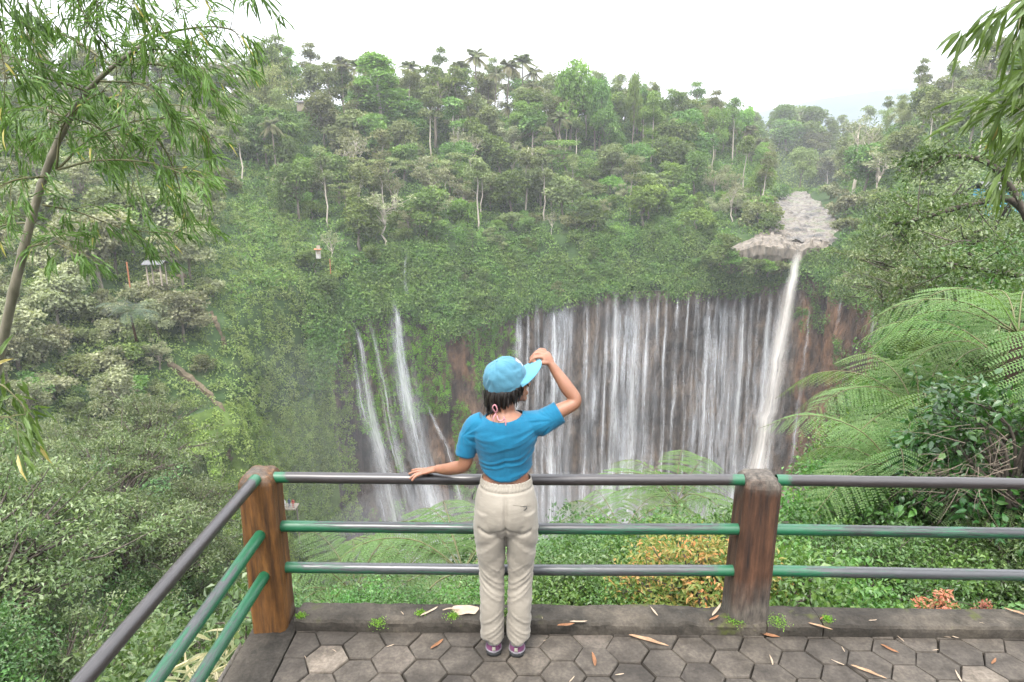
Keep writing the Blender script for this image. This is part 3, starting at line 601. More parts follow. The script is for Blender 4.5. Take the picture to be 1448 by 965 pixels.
def near_path(P, w=9.0):
    q = proj(P); d = np.full(len(q), 1e9)
    for pl in CLEAR:
        a = np.array(pl, float)
        for k in range(len(a)-1):
            e = a[k+1]-a[k]; t = np.clip(((q-a[k])@e)/(e@e), 0, 1); d = np.minimum(d, np.linalg.norm(q-a[k]-t[:, None]*e, axis=1))
    return d < w
CLEAR = [[(238, 512), (272, 535), (296, 556), (318, 588), (308, 606), (303, 622), (325, 640), (348, 660), (372, 690), (398, 712)], [(298, 440), (306, 458), (316, 486)], [(636, 302), (638, 330), (636, 352)], [(895, 340), (893, 375)], [(816, 340), (814, 366)], [(768, 344), (764, 400)], [(915, 402), (935, 402)]]
for i, (px, py, t) in enumerate([(1020, 372, 340), (1034, 378, 350), (1050, 386, 360), (1068, 384, 362), (1086, 388, 364), (1104, 388, 366), (1158, 382, 352), (1176, 378, 346), (1192, 370, 336), (1030, 352, 326)]):
    special('bush', px, py, t, 'green bush overgrowing the lower edge of the rock ledge by the brown fall', ('green', 'bright', 'olive')[i % 3], i % 3, 1.3, D=177.5)['group'] = 'bushes under the rock ledge'
# the rest of the forest
cnt = {}
def forest(n, r0, r1, p0, p1, kinds, hr, sp, zone, grid=None):
    P, N, X, R_ = bank_sample(n*14, r0, r1, p0, p1); ks = [k for k, w, l in kinds]; ws = np.array([w for k, w, l in kinds], float); ws /= ws.sum(); c = 0
    ck = near_path(P, 13.0) | near_path(P+np.array([0, 0, 2.5]), 16.0) | near_path(P+np.array([0, 0, 5.]), 16.0)
    for p, x, r, skip in zip(P, X, R_, ck):
        if skip: continue
        if 1086 < x < 1198 and r < nb-9: continue
        if 1022 < x < 1200 and 6 < r < 16: continue
        if placed and np.min(np.sum((np.array(placed)[:, :2]-p[:2])**2, 1)) < sp*sp: continue
        i = rng.choice(len(ks), p=ws); k, w, lf = kinds[i]; placed.append(p); hh = {'bush': .55, 'palm': 1.0, 'slender': 1.25, 'pale': .85, 'airy': .8, 'plume': .85}.get(k, 1.0)
        adj = {'broad': 'leafy green', 'slender': 'slender pale trunked', 'palm': 'coconut palm', 'pale': 'thin whitish', 'airy': 'grey-leaved rounded', 'plume': 'feathery bamboo', 'layered': 'flat layered', 'bush': 'low round', 'column': 'tall bright green'}[k]
        what = {'plume': 'clump', 'bush': 'bush', 'palm': ''}.get(k, 'tree'); tone = {'bright': ' with bright leaves', 'olive': ' with olive leaves', 'pale': ' with greyish leaves', 'green': ' with deep green leaves'}.get(lf, '')
        plant_tree(k, tuple(p-np.array([0, 0, .3])), rng.uniform(*hr)*hh, f'{adj} {what}{tone} {zone}'.replace('  ', ' '), f'{adj} {what}s{tone} {zone}'.replace('  ', ' '), lf, wide=rng.uniform(.9, 1.25)); c += 1
        if c >= n: break
mixr = [('broad', 3, None), ('broad', 1.5, 'olive'), ('slender', 3.4, None), ('slender', 1.2, 'green'), ('column', .7, None), ('palm', .9, None), ('airy', .8, None)]
mixs = [('broad', 2, None), ('broad', 1.4, 'olive'), ('broad', .9, 'bright'), ('slender', 1.5, None), ('pale', 1.3, None), ('airy', 1.6, None), ('layered', 1.0, None), ('bush', 1.6, None), ('bush', 1.2, 'bright'), ('plume', .4, None)]
mixl = [('airy', 2.6, None), ('broad', 1.6, 'pale'), ('broad', 1.5, 'olive'), ('bush', 2, 'olive'), ('layered', .8, 'pale'), ('broad', 1, None), ('slender', .8, None), ('plume', .4, None)]
mixright = [('broad', 2, 'olive'), ('plume', 1.4, None), ('airy', 1.4, None), ('slender', 1.6, None), ('broad', 1.2, None), ('bush', 1, 'olive'), ('pale', .7, None)]
forest(170, 31, nb-2, 330, 1085, mixr, (13, 20), 3.0, 'on the far ridge')
forest(70, 13, 31, 400, 1085, mixs, (11, 17), 4.4, 'on the slope above the curtain falls')
forest(60, 13, 30, 420, 1080, [('bush', 2, None), ('bush', 1, 'bright'), ('bush', 1.2, 'olive'), ('pale', .8, None), ('airy', .8, None)], (7, 12), 4.0, 'on the slope above the curtain falls')
forest(90, 1, 13, 455, 1085, [('bush', 3, None), ('bush', 1.5, 'bright'), ('bush', 1, 'olive'), ('broad', 1.0, None), ('layered', .8, 'green')], (5, 9), 3.4, 'on the steep bank over the falls')
forest(100, 14, nb-3, -60, 325, mixl, (9, 15), 3.9, 'on the left slope')
forest(64, 0, 14, -60, 310, [('airy', 2, None), ('bush', 2, 'olive'), ('bush', 1.5, 'pale'), ('broad', 1, 'pale'), ('bush', 1, None)], (6, 10), 3.0, 'on the lower left slope')
forest(60, 14, nb-3, 1196, 1500, mixright, (10, 17), 4.8, 'on the right hill')
forest(24, 1, 14, 1196, 1460, [('bush', 2, 'olive'), ('bush', 1, None), ('airy', 1, None), ('plume', .6, None)], (5, 8), 4.0, 'on the right bank beside the orange cliff')

M['grassy'] = foliage('grassy_slope_leaves', G((0, (.075, .12, .022)), (.55, (.16, .225, .052)), (1, (.26, .32, .11))), hue=.03, val=.6, clump=.95, cscale=.1, trans=.4)
forest(34, 2, nb-3, -620, -60, mixl, (9, 15), 6.0, 'at the far left end of the gorge')
# undergrowth that nobody could count
def under(name, n_c, m, r0, r1, p0, p1, per, rr, L, grid=None, hang=0.0, mask=None):
    P, N, X, R_ = bank_sample(n_c, r0, r1, p0, p1, grid); 
    k = ~near_path(P, 6.5); P, N, X, R_ = P[k], N[k], X[k], R_[k]
    if mask is not None: k = mask(X, R_, P); P, N, X, R_ = P[k], N[k], X[k], R_[k]
    n = len(P); rb_ = rng.uniform(*rr, n); i = np.repeat(np.arange(n), per); d = rdir(len(i)); d = unit(d + N[i]*.55 + np.array([0, 0, .25])); q = P[i] + d*(rb_[i]*(.78+.22*rng.random(len(i))))[:, None]*np.array([1, 1, .8])
    q[:, 2] -= hang*rng.random(len(i))*rb_[i]; ct = rng.random(n)[i]; b = MB(); nn = len(i)
    leaves(b, q, d*.5+rdir(nn)*.8-np.array([0, 0, .35]), d*1.5+rdir(nn)*.45+np.array([0, 0, .35]), L*(.6+.8*rng.random(nn)), L*.66*(.6+.8*rng.random(nn)), tint=np.clip(.68*ct+.32*rng.random(nn), 0, 1))
    return tag(b.build(name, m), kind='stuff')
notriver = lambda X, R_, P: ~((X > 1084) & (X < 1200) & (R_ > 10) & (R_ < nb-9))
under('bank_undergrowth', 2300, M['under'], 0, 13.5, 430, 1240, 80, (1.0, 3.6), .58, hang=.6, mask=lambda X, R_, P: notriver(X, R_, P) & ~((proj(P)[:, 0] > 1028) & (proj(P)[:, 0] < 1192) & (proj(P)[:, 1] < 360)) & (fbm(P*.09, 3, 40) > -.5))
under('slope_undergrowth', 3900, M['under'], 13, nb-5, 330, 1500, 50, (1.0, 3.3), .62, mask=notriver)
under('left_slope_undergrowth', 7000, M['under_left'], 0, nb-3, -640, 440, 44, (.6, 2.0), .40)
under('left_wall_plants', 6500, M['grassy'], 4, 91, -100, 500, 36, (.4, 1.2), .36, grid=cliffG, hang=.8, mask=lambda X, R_, P: fbm(P*.07, 3, 55) > -.5)
under('cliff_moss', 2600, M['moss'], 20, 91.0, 498, 735, 40, (.35, 1.2), .32, grid=cliffG, hang=1.6, mask=lambda X, R_, P: (fbm(P*np.array([.13, .13, .06]), 3, 61) > np.interp(R_, [20, 44, 60, 91], [.26, .18, .0, -.45]) - .15*(X < 560)))
under('cliff_edge_creepers', 1500, M['under'], 72, 91.0, 700, 1300, 34, (.4, 1.2), .42, grid=cliffG, hang=2.0, mask=lambda X, R_, P: (R_ > 89.4 - 1.6*vn(np.stack([X*.05, X*0, X*0], -1), 3)) | ((X > 1120) & (fbm(P*.12, 3, 66) > .2)))
under('ridge_undergrowth', 1100, M['under'], 40, nb-1.5, 250, 1110, 70, (2.2, 5.0), .65)
for k in range(26):
    i_ = rng.integers(1, 4); j_ = int(rng.uniform(26, 58)); p = valG[i_, j_]+np.array([rng.normal()*3, rng.normal()*4, -1.0]); plant_tree(('broad', 'column', 'slender', 'broad')[k % 4], tuple(p), rng.uniform(15, 24), 'hazy green tree on the far hill beyond the river bend', 'trees on the hill beyond the river bend', (None, 'green', None, 'olive')[k % 4], wide=1.3)
far_b = MB(); g = valG; pi = rng.integers(1, 5, 9000); pj = rng.uniform(0, 88.9, 9000); j0 = pj.astype(int); P = g[pi-1, j0]*(1-rng.random((9000, 1))) ; 
w = rng.random((9000, 1)); P = (g[np.clip(pi-1, 0, 4), j0]*(1-w) + g[pi, j0]*w); w = (pj-j0)[:, None]; P = P + (g[pi, j0+1]-g[pi, j0])*w
P = P + np.array([0, 0, 1])*(2+10*np.clip(.4+fbm(P*.06, 3, 77), 0, 1.3))[:, None]*rng.random((9000, 1))
for k in range(6): leaves(far_b, P + rng.normal(size=P.shape)*2.0, rdir(9000)-np.array([0, 0, .3]), rdir(9000)+np.array([0, -.4, .9]), 1.2, .85)
tag(far_b.build('far_valley_wood', M['green']), kind='stuff')
# ------------------------------------------------------------------ near vegetation
M['bamboo_leaf'] = foliage('bamboo_leaves', G((0, (.04, .072, .016)), (.6, (.08, .13, .03)), (.93, (.11, .17, .06)), (1, (.28, .24, .08))), hue=.01, val=.3, rough=.45, spec=.35)
M['shrub'] = foliage('shrub_leaves', G((0, (.024, .054, .014)), (.6, (.06, .112, .032)), (1, (.135, .18, .075))), hue=.02, val=.4, rough=.42, spec=.4)
M['greyshrub'] = foliage('grey_shrub_leaves', G((0, (.026, .046, .014)), (.6, (.085, .115, .046)), (1, (.21, .24, .135))), hue=.015, val=.4, rough=.42, spec=.4)
M['fresh'] = foliage('fresh_shrub_leaves', G((0, (.03, .075, .014)), (.6, (.068, .14, .03)), (1, (.15, .225, .06))), hue=.02, val=.4, rough=.4, spec=.4)
M['darkleaf'] = foliage('dark_glossy_leaves', G((0, (.012, .045, .01)), (.6, (.03, .085, .018)), (1, (.07, .14, .03))), hue=.01, val=.3, rough=.3, spec=.5)
M['fern'] = foliage('fern_fronds', G((0, (.045, .085, .025)), (.6, (.092, .148, .050)), (1, (.18, .235, .10))), hue=.015, val=.3, trans=.4)
M['redleaf'] = foliage('reddish_leaves', G((0, (.06, .10, .02)), (.45, (.13, .15, .04)), (.75, (.26, .15, .06)), (1, (.45, .16, .08))), hue=.01, val=.3)
M['pinkleaf'] = foliage('pink_flowers', G((0, (.06, .10, .025)), (.35, (.10, .13, .04)), (.45, (.28, .09, .06)), (1, (.42, .20, .15))), hue=.01, val=.3)
M['ivy'] = foliage('creeper_leaves', G((0, (.022, .06, .016)), (.6, (.05, .115, .03)), (1, (.11, .19, .065))), hue=.015, val=.4, clump=.8, cscale=1.2, rough=.45, spec=.35)
M['culm'] = simple('bamboo_culm', (.075, .07, .045), (.17, .15, .11), 9, .6, .3, (1, 1, .4), .2, .004)
M['fernstem'] = simple('fern_stalk', (.06, .065, .025), (.11, .10, .045), 12, .7, .3)
M['fibre'] = simple('fibrous_trunk', (.02, .016, .012), (.07, .05, .035), 30, .95, .1, (1, 1, .3), .8, .02)
M['drytwig'] = simple('dry_twigs', (.07, .055, .04), (.16, .13, .10), 20, .9, .2)

def shrub_parts(seed, H, R, n, L, W, branches=26, wob=.12, flat=.75, shell=.35, clus=.30, blade=LEAF, fc=LEAF_F, droop=.3):
    """branching shrub: stems end in clusters of separate leaves"""
    global rng; keep = rng; rng = np.random.default_rng(seed); S = MB(); Lf = MB(); tips = []
    for i in range(branches):
        a = rng.uniform(0, 6.28); q = R*math.sqrt(rng.uniform(.05, 1)); z = H*(1-.55*(q/R)**2)*rng.uniform(.55, 1); e = np.array([q*math.cos(a), q*math.sin(a), z])
        P = cat_pts([(rng.normal()*.06, rng.normal()*.06, -.15), e*np.array([.35, .35, .55])+rng.normal(size=3)*wob, e], 9); S.add(*tube_vf(P, np.linspace(.018*H, .005*H, 9), 5)); tips += [P[-1], P[6]]
        for j in range(3):
            f = e+rng.normal(size=3)*np.array([.3, .3, .2])*R*.6; Q = cat_pts([P[5+j % 3], (P[6]+f)/2+rng.normal(size=3)*wob*.5, f], 5); S.add(*tube_vf(Q, np.linspace(.007*H, .003*H, 5), 4)); tips.append(f)
    tips = np.array(tips); r = clus*R*rng.uniform(.6, 1.2, len(tips)); crown(Lf, tips, np.stack([r, r, r*flat], 1), n, L, W, shell, droop, .7, blade, fc); rng = keep; return S, Lf
def shrub_proto(name, cat, bark, leaf, seed, *a, **k):
    S, Lf = shrub_parts(seed, *a, **k); return name, cat, S.mesh(name+'_stems', bark, True), Lf.mesh(name+'_leaves', leaf)
SP = {}
for v in range(2):
    SP['grey', v] = shrub_proto('spreading_tree', 'tree', M['darkbark'], M['greyshrub'], 40+v, 3.2, 2.6, 12000, .11, .045, 34, .25, .42, .3, .17)
    SP['green', v] = shrub_proto('shrub', 'shrub', M['darkbark'], M['shrub'], 50+v, 1.5, 1.2, 7500, .07, .036, 26)
    SP['fresh', v] = shrub_proto('shrub', 'shrub', M['darkbark'], M['fresh'], 60+v, 1.3, 1.1, 8000, .066, .038, 26)
    SP['red', v] = shrub_proto('reddish_shrub', 'shrub', M['darkbark'], M['redleaf'], 70+v, 1.2, .8, 4600, .06, .026, 26)
SP['dark', 0] = shrub_proto('broad_leaved_shrub', 'shrub', M['darkbark'], M['darkleaf'], 80, 1.9, 1.05, 2600, .125, .062, 22, .1, .9, .2, .35, BLADE, BLADE_F)
SP['pink', 0] = shrub_proto('flowering_plant', 'plant', M['darkbark'], M['pinkleaf'], 90, .4, .2, 420, .06, .03, 10, .03)
def put(kind, v, loc, s, label, group=None, rz=None, leaf=None):
    n, c, S, Lf = SP[kind, v]; r = thing(n, label, c, tuple(loc), rng.uniform(0, 6.28) if rz is None else rz, group); r.scale = (s,)*3; link('stems', S, r); link('flowers' if kind == 'pink' else 'leaves', Lf, r); return r
def at_ground(px, py, D, sink=0.0):
    p = pt(px, py, D); p[2] = zn(p[0], p[1]) - sink; return p

# big spreading grey-green trees down the left slope
k = 0
spots = []
for i in range(4000):
    px = rng.uniform(-120, 420); D = 5.0*math.exp(rng.uniform(0, 2.3)); p = pt(px, 600, D); x, y = p[0], p[1]
    if x > -2.9 - .28*max(y-3, 0) or (px > 352 and D < 16) : continue
    if any((x-a)**2+(y-b)**2 < (1.25+.085*min(D, 40))**2 for a, b in spots): continue
    z = float(zn(x, y)); q_ = proj(np.array([[x, y, z+(2.6 if D >= 11 else 1.6)]]))[0]
    if q_[1] < np.interp(q_[0], [-100, 120, 220, 300, 345, 400], [600, 600, 600, 650, 700, 760]): continue
    spots.append((x, y)); near = D < 11; s = (rng.uniform(.55, .8) if near else rng.uniform(.8, 1.25))*(1+max(0, D-20)*.02)
    kind = 'grey' if not near or rng.random() < .5 else 'green'
    if kind == 'green': s *= 1.35
    put(kind, k % 2, (x, y, z-.3), s, 'spreading grey-green tree covering the slope below the left railing' if kind == 'grey' else 'bushy green shrub close below the left railing', 'spreading trees below the left railing' if kind == 'grey' else 'green shrubs below the left railing'); k += 1
    if k >= 62: break

k = 0
for i in range(1500):
    y = rng.uniform(3.9, 30); x = -.36*(y-3)-1.2-rng.uniform(-2.0, 5.5)
    if x > -1.75 or any((x-a)**2+(y-b)**2 < .8+.03*y for a, b in spots): continue
    q_ = proj(np.array([[x, y, float(zn(x, y))+1.3]]))[0]
    if q_[1] < np.interp(q_[0], [-100, 220, 300, 345, 420, 460], [600, 600, 650, 700, 780, 840]): continue
    spots.append((x, y)); put(('green', 'fresh', 'grey')[k % 3], k % 2, (x, y, float(zn(x, y))-.3), (.9, .9, .42)[k % 3]*(1+.02*y), 'low shrub clothing the steep slope just past the left corner post', 'low shrubs past the left corner post'); k += 1
    if k > 120: break
# creeping leaf cover on our side
n = 120000; px = rng.uniform(-150, 1650, n*3); D = 3.4*np.exp(rng.uniform(0, 2.4, n*3)); p = pt(px, 600, D); x, y = p[:, 0], p[:, 1]; ok = ~((x > -1.55) & (y < 3.5)); x, y = x[ok][:n], y[ok][:n]; D = D[ok][:n]; nn = len(x)
q = np.stack([x, y, zn(x, y) + .28*np.clip(.4+fbm(np.stack([x*1.3, y*1.3, x*0], -1), 3, 91), 0, 1.2)*rng.random(nn)+.02], -1); mb = MB(); sz = .042*(.5+.8*rng.random(nn))*np.clip(D/7, 1, 4)
leaves(mb, q, rdir(nn)*np.array([1, 1, .35]), rdir(nn)*.55+np.array([0, -.3, 1.]), sz, sz*.75); tag(mb.build('creeper_ground_cover', M['ivy']), kind='stuff')

# tree ferns
def frond_mesh(seed, L):
    global rng; keep = rng; rng = np.random.default_rng(seed); lf = MB(); st = MB(); P = cat_pts([(0, 0, 0), (L*.35, 0, L*.20), (L*.72, 0, L*.16), (L, 0, -L*.10)], 40); st.add(*tube_vf(P[::3], np.linspace(.010, .002, 14), 5)); dP = unit(np.gradient(P, axis=0))
    for i in np.linspace(5, 39, 25).astype(int):
        t = i/39; pl = L*.30*math.sin(math.pi*min(1, .10+.92*t))**.7*(1-.25*t)+.02
        for sg in (-1, 1):
            A = unit(np.array([dP[i, 0]*.42, sg*.9, dP[i, 2]*.3-.16-.10*rng.random()])); m = 15; u = np.linspace(.06, 1, m)[:, None]; Q = P[i] + A*pl*u + np.array([0, 0, -1])*(u**2)*pl*.22; D_ = unit(np.gradient(Q, axis=0)); up = unit(np.array([-dP[i, 2], 0, dP[i, 0]])+np.array([0, 0, .3]))
            for s2 in (-1, 1):
                S = unit(np.cross(up, D_)*s2*.95 + D_*.45); w = pl*.082*np.sin(np.pi*(.12+.84*u[:, 0]))**.7
                leaves(lf, Q, S, np.broadcast_to(up, S.shape)+rdir(m)*.15, w, pl*.058, tint=np.clip(.35+.35*rng.random(m)+.25*(t-.5), 0, 1))
    rng = keep; return lf.mesh('frond_leaflets', M['fern']), st.mesh('frond_stalk', M['fernstem'], True)
FR = [frond_mesh(5, 1.5), frond_mesh(6, 1.5)]
def tree_fern(crown_at, R, label, n=13, el=(-.22, .5), trunk=None, az=None, group=None):
    c = np.array(crown_at, float); g = float(zn(c[0], c[1])) if trunk is None else c[2]-trunk; g = min(g, c[2]-.5)
    r = thing('tree_fern', label, 'tree fern', (c[0], c[1], g), 0, group); h = c[2]-g
    b = MB(); b.add(*tube_vf(cat_pts([(.1, .05, -.2), (.04, 0, h*.5), (0, 0, h)], 8), np.linspace(.085, .055, 8), 9)); b.build('trunk', M['fibre'], r, True)
    for i in range(n):
        a = (i*2.39996 if az is None else rng.uniform(*az)); e = rng.uniform(*el); f, s = FR[i % 2]; o = link('frond', f, r, (0, 0, h-.02)); o.rotation_euler = (rng.normal()*.12, -e+.1, a); sc = R/1.5*rng.uniform(.82, 1.1); o.scale = (sc,)*3; link('stalk', s, o)
    return r
tree_fern(pt(655, 806, 7.4), 1.65, 'large tree fern directly behind the woman\'s legs beyond the railing', 15)
tree_fern(pt(500, 836, 8.2), 1.55, 'tree fern nearest the left post beyond the front railing', 13)
tree_fern(pt(578, 800, 12.0), 1.8, 'tree fern standing further down the slope, top level with the middle rail', 13)
tree_fern(pt(955, 712, 10.5), 1.55, 'tree fern just left of the right post, beyond the top rail', 13)
tree_fern(pt(880, 752, 9.0), 1.3, 'small tree fern low beside the woman\'s right hip', 11)
tree_fern(pt(1418, 508, 8.6), 1.75, 'topmost tree fern of the right bank, reaching left across the orange cliff', 14)
tree_fern(pt(1300, 585, 8.0), 1.65, 'tree fern in the middle of the right bank', 14)
tree_fern(pt(1270, 668, 6.9), 1.35, 'lowest tree fern of the right bank, just above the top rail', 13)
tree_fern(pt(1440, 470, 7.2), 1.5, 'tree fern cut by the right edge above the dark glossy shrub', 12)
tree_fern(pt(1275, 650, 10.5), 1.3, 'tree fern on the rim of the right bank against the falls', 12)
FRD = []
M['darkfern'] = foliage('grey_fern_fronds', G((0, (.03, .045, .03)), (1, (.08, .105, .075))))
for a_, b_ in FR: a_ = a_.copy(); a_.materials[0] = M['darkfern']; FRD.append((a_, b_))
FR_KEEP = FR; FR = FRD
tree_fern(pt(185, 445, 40), 2.1, 'dark tree fern far down on the left slope by the path', 12, trunk=1.5)
FR = FR_KEEP

# shrubs beyond the front kerb and up the right bank
def row(kind, lst, label, group):
    for i, (px, py, D, s) in enumerate(lst): c = pt(px, py, D); put(kind, i % 2, c, s, label, group)
for i, (px, py, D, s, kd) in enumerate([(770, 836, 4.7, .55, 'fresh'), (835, 830, 4.9, .6, 'green'), (900, 838, 4.6, .5, 'fresh'), (800, 800, 5.8, .8, 'fresh'), (872, 792, 6.2, .8, 'green'), (945, 800, 5.6, .7, 'fresh'), (760, 770, 7.5, .9, 'green'), (1010, 780, 6.4, .8, 'green'),
        (840, 770, 8, .9, 'fresh'), (930, 765, 8, .95, 'green'), (1060, 760, 7.2, 1.0, 'fresh'), (700, 838, 4.9, .45, 'fresh'), (455, 842, 4.9, .45, 'green'), (520, 846, 4.8, .4, 'fresh'), (600, 846, 4.7, .4, 'green')]):
    c = pt(px, py, D); put(kd, i % 2, (c[0], c[1], c[2]-1.15*s-.1), s, 'leafy green shrub just beyond the kerb, seen between the lower rails', 'shrubs beyond the front kerb')
c = pt(985, 840, 4.45); put('red', 0, (c[0], c[1], c[2]-.55), .75, 'reddish-tipped shrub just left of the right post'); c = pt(1010, 800, 5.0); put('red', 1, (c[0], c[1], c[2]-.6), .7, 'taller reddish shrub behind the reddish-tipped one')
c = pt(930, 842, 4.5); put('red', 1, (c[0], c[1], c[2]-.5), .5, 'small yellowish-red shrub between the woman and the right post')
for i, (px, py, D, s, kd) in enumerate([(1150, 800, 5.2, .6, 'green'), (1230, 790, 5.4, .6, 'fresh'), (1320, 785, 5.6, .65, 'green'), (1410, 790, 5.4, .65, 'green'), (1180, 745, 6.6, .9, 'fresh'), (1260, 735, 6.8, .8, 'green'), (1350, 735, 6.4, .85, 'green'), (1440, 740, 6.0, .8, 'green'),
        (1140, 690, 8.5, 1.1, 'fresh'), (1200, 660, 9.5, 1.0, 'fresh'), (1380, 690, 6.6, .8, 'green'), (1190, 590, 13, 1.2, 'fresh'), (1330, 650, 8.5, .8, 'fresh'), (1440, 660, 6.8, .8, 'green'), (1240, 545, 15, 1.3, 'fresh'), (1290, 470, 18, 1.6, 'fresh'), (1265, 430, 24, 1.6, 'green'),
        (1340, 450, 17, 1.5, 'green'), (1380, 400, 17, 1.8, 'green'), (1430, 350, 16, 2.2, 'green'), (1330, 390, 26, 2.2, 'green'), (1400, 430, 13, 1.4, 'fresh'), (1460, 400, 12, 1.6, 'green')]):
    c = pt(px, py, D); put(kd, i % 2, (c[0]+.055*D+.25*s, c[1], c[2]-1.05*s), s, 'green shrub among the ferns on the right bank', 'shrubs on the right bank')
for i, (px, py, D, s) in enumerate([(1330, 350, 30, 1.5), (1400, 310, 30, 1.6), (1285, 385, 40, 1.6), (1470, 330, 20, 1.2), (1380, 370, 24, 1.1), (1340, 300, 44, 2.0)]):
    c = pt(px, py, D); put('grey', i % 2, (c[0], c[1], c[2]-2.2*s), s, 'olive-leaved spreading tree high on the right bank', 'spreading trees on the right bank')
c = pt(1395, 600, 6.3); put('dark', 0, (c[0], c[1], c[2]-1.15), .68, 'dark glossy broad-leaved shrub at the right edge above the rails'); c = pt(1455, 555, 5.9); put('dark', 0, (c[0], c[1], c[2]-1.0), .68, 'dark broad-leaved shrub cut off by the right edge of the view', rz=2.0)
c = pt(1322, 862, 4.3); put('pink', 0, (c[0], c[1], c[2]-.12), .62, 'small plant with pink-red leaves close behind the right kerb'); c = pt(1392, 862, 4.4); put('pink', 0, (c[0], c[1], c[2]-.10), .36, 'smaller red-tipped sprig right of the pink-red plant', rz=1.2)
k = 0
for (ax, ay), (bx_, by_) in zip(EDGE[2:7], EDGE[3:8]):
    L = math.hypot(bx_-ax, by_-ay); m = int(L/1.1)
    for i in range(min(m, 14)):
        f = (i+.5)/m; x = ax+(bx_-ax)*f; y = ay+(by_-ay)*f; nx, ny = -(by_-ay)/L, (bx_-ax)/L
        for off in (.2, 1.0):
            s = (.55+.35*rng.random())*(1+.02*y); X_, Y_ = x+nx*off+rng.normal()*.3, y+ny*off+rng.normal()*.3; put(('fresh', 'green')[k % 2], k % 2, (X_, Y_, float(zn(X_, Y_))-.25), s, 'leafy shrub on the rim of the drop along the right bank', 'shrubs along the rim of the right bank'); k += 1
# dead branch tangle on the right bank
tw = MB()
for i in range(120):
    a = pt(rng.uniform(1330, 1450), rng.uniform(600, 700), 5.9+rng.normal()*.3); d = unit(np.array([rng.normal()*.5-.5, rng.normal()*.4, rng.normal()*.35-.15])); L = rng.uniform(.15, .6); tw.add(*tube_vf(cat_pts([a, a+d*L*.5+rng.normal(size=3)*.04, a+d*L+np.array([0, 0, -.06])], 5), np.linspace(.004, .001, 5), 4))
tag(tw.build('dead_branches', M['drytwig']), 'tangle of dry dead twigs below the dark glossy shrub', 'branches')

# overhanging tree on the right: long crooked limbs
def limb_tree(name, label, cat, paths, D, bark, leaf, nl, L, W, spread, parts=('limbs', 'leaves')):
    S = MB(); lf = MB(); pts_ = []
    for path, r0, r1 in paths:
        P = np.array([pt(x, y, D+dd) for x, y, dd in path]); P = cat_pts(P, 26); S.add(*tube_vf(P, np.linspace(r0, r1, 26), 7)); pts_.append(P[8:])
        for i in range(12, 26, 2):
            e = P[i]+rng.normal(size=3)*spread*1.4; S.add(*tube_vf(cat_pts([P[i], (P[i]+e)/2+rng.normal(size=3)*.05, e], 5), np.linspace(r1*.7, r1*.25, 5), 4)); pts_.append(cat_pts([P[i], e], 4))
    base = S.V[0][:7].mean(0); c = np.concatenate(pts_); rr = np.full(len(c), spread)*rng.uniform(.5, 1.2, len(c)); crown(lf, c, np.stack([rr, rr, rr*.6], 1), nl, L, W, .2)
    for b in (S, lf): b.V = [v-base for v in b.V]
    r = thing(name, label, cat, tuple(base)); S.build(parts[0], bark, r, True); lf.build(parts[1], leaf, r); return r
limb_tree('overhanging_tree', 'tree leaning in from the right edge with long dark crooked limbs', 'tree', [([(1500, 420, 0), (1448, 300, 0), (1400, 232, 0), (1330, 222, 1), (1285, 236, 1.5)], .10, .025), ([(1470, 330, 0), (1430, 283, 0), (1370, 290, -.5), (1290, 312, -1), (1262, 318, -1)], .10, .02), ([(1500, 420, 0), (1440, 390, -1), (1380, 380, -1.5), (1340, 372, -2)], .08, .02)], 15, M['darkbark'], M['shrub'], 3600, .11, .05, .5)

# bamboo
def spray(lf, P, d, n, L, W):
    a = unit(np.array(d)[None]*.75 + rdir(n)*.55 + np.array([0, 0, -.55])); leaves(lf, P[None] + rdir(n)*.03, a, rdir(n)*.5+np.array([0, -.7, .7]), L*rng.uniform(.6, 1.15, n), W*rng.uniform(.8, 1.2, n), BLADE, BLADE_F, np.where(rng.random(n) < .015, 1.0, .9*rng.random(n)))
def bamboo(name, label, culm, branches, D, L, W, dens=.1, n=(5, 9), rc=(.055, .02), off=0.0):
    cu = MB(); brs = []; lf = MB(); P = np.array([pt(x, y, D+dd) for x, y, dd in culm]); P = cat_pts(P, 90); r = np.linspace(rc[0], rc[1], 90)
    for i in range(0, 90, 6): r[i] *= 1.14
    cu.add(*tube_vf(P, r, 12)); base = P[0].copy()
    for path in branches:
        Q = cat_pts(np.array([pt(x, y, D+dd) for x, y, dd in path]), 40); ln = np.linalg.norm(np.diff(Q, axis=0), axis=1).sum(); br = MB(); brs.append(br); br.add(*tube_vf(Q[::3], np.linspace(.011, .003, 14), 5)); T = unit(np.gradient(Q, axis=0)); m = max(4, int(ln/dens))
        for j in range(m):
            k = int(np.interp((j+.6)/m, [0, 1], [7, 39])); sd = unit(T[k]*.6 + rdir(1)[0]*.9); tl = rng.uniform(.08, .42); e = Q[k]+sd*tl+np.array([0, 0, -.10*tl]); t2 = cat_pts([Q[k], (Q[k]+e)/2+np.array([0, 0, .03]), e], 5); br.add(*tube_vf(t2, np.linspace(.004, .0015, 5), 4))
            for z in (2, 3, 4): spray(lf, t2[z], unit(e-Q[k]), int(rng.integers(*n))//(2 if z < 4 else 1), L, W)
    for b in [cu, lf]+brs: b.V = [v-base for v in b.V]
    o = thing(name, label, 'bamboo', tuple(base)); cu.build('culm', M['culm'], o, True); [x_.build('branch', M['fernstem'], o, True) for x_ in brs]; lf.build('leaves', M['bamboo_leaf'], o); return o
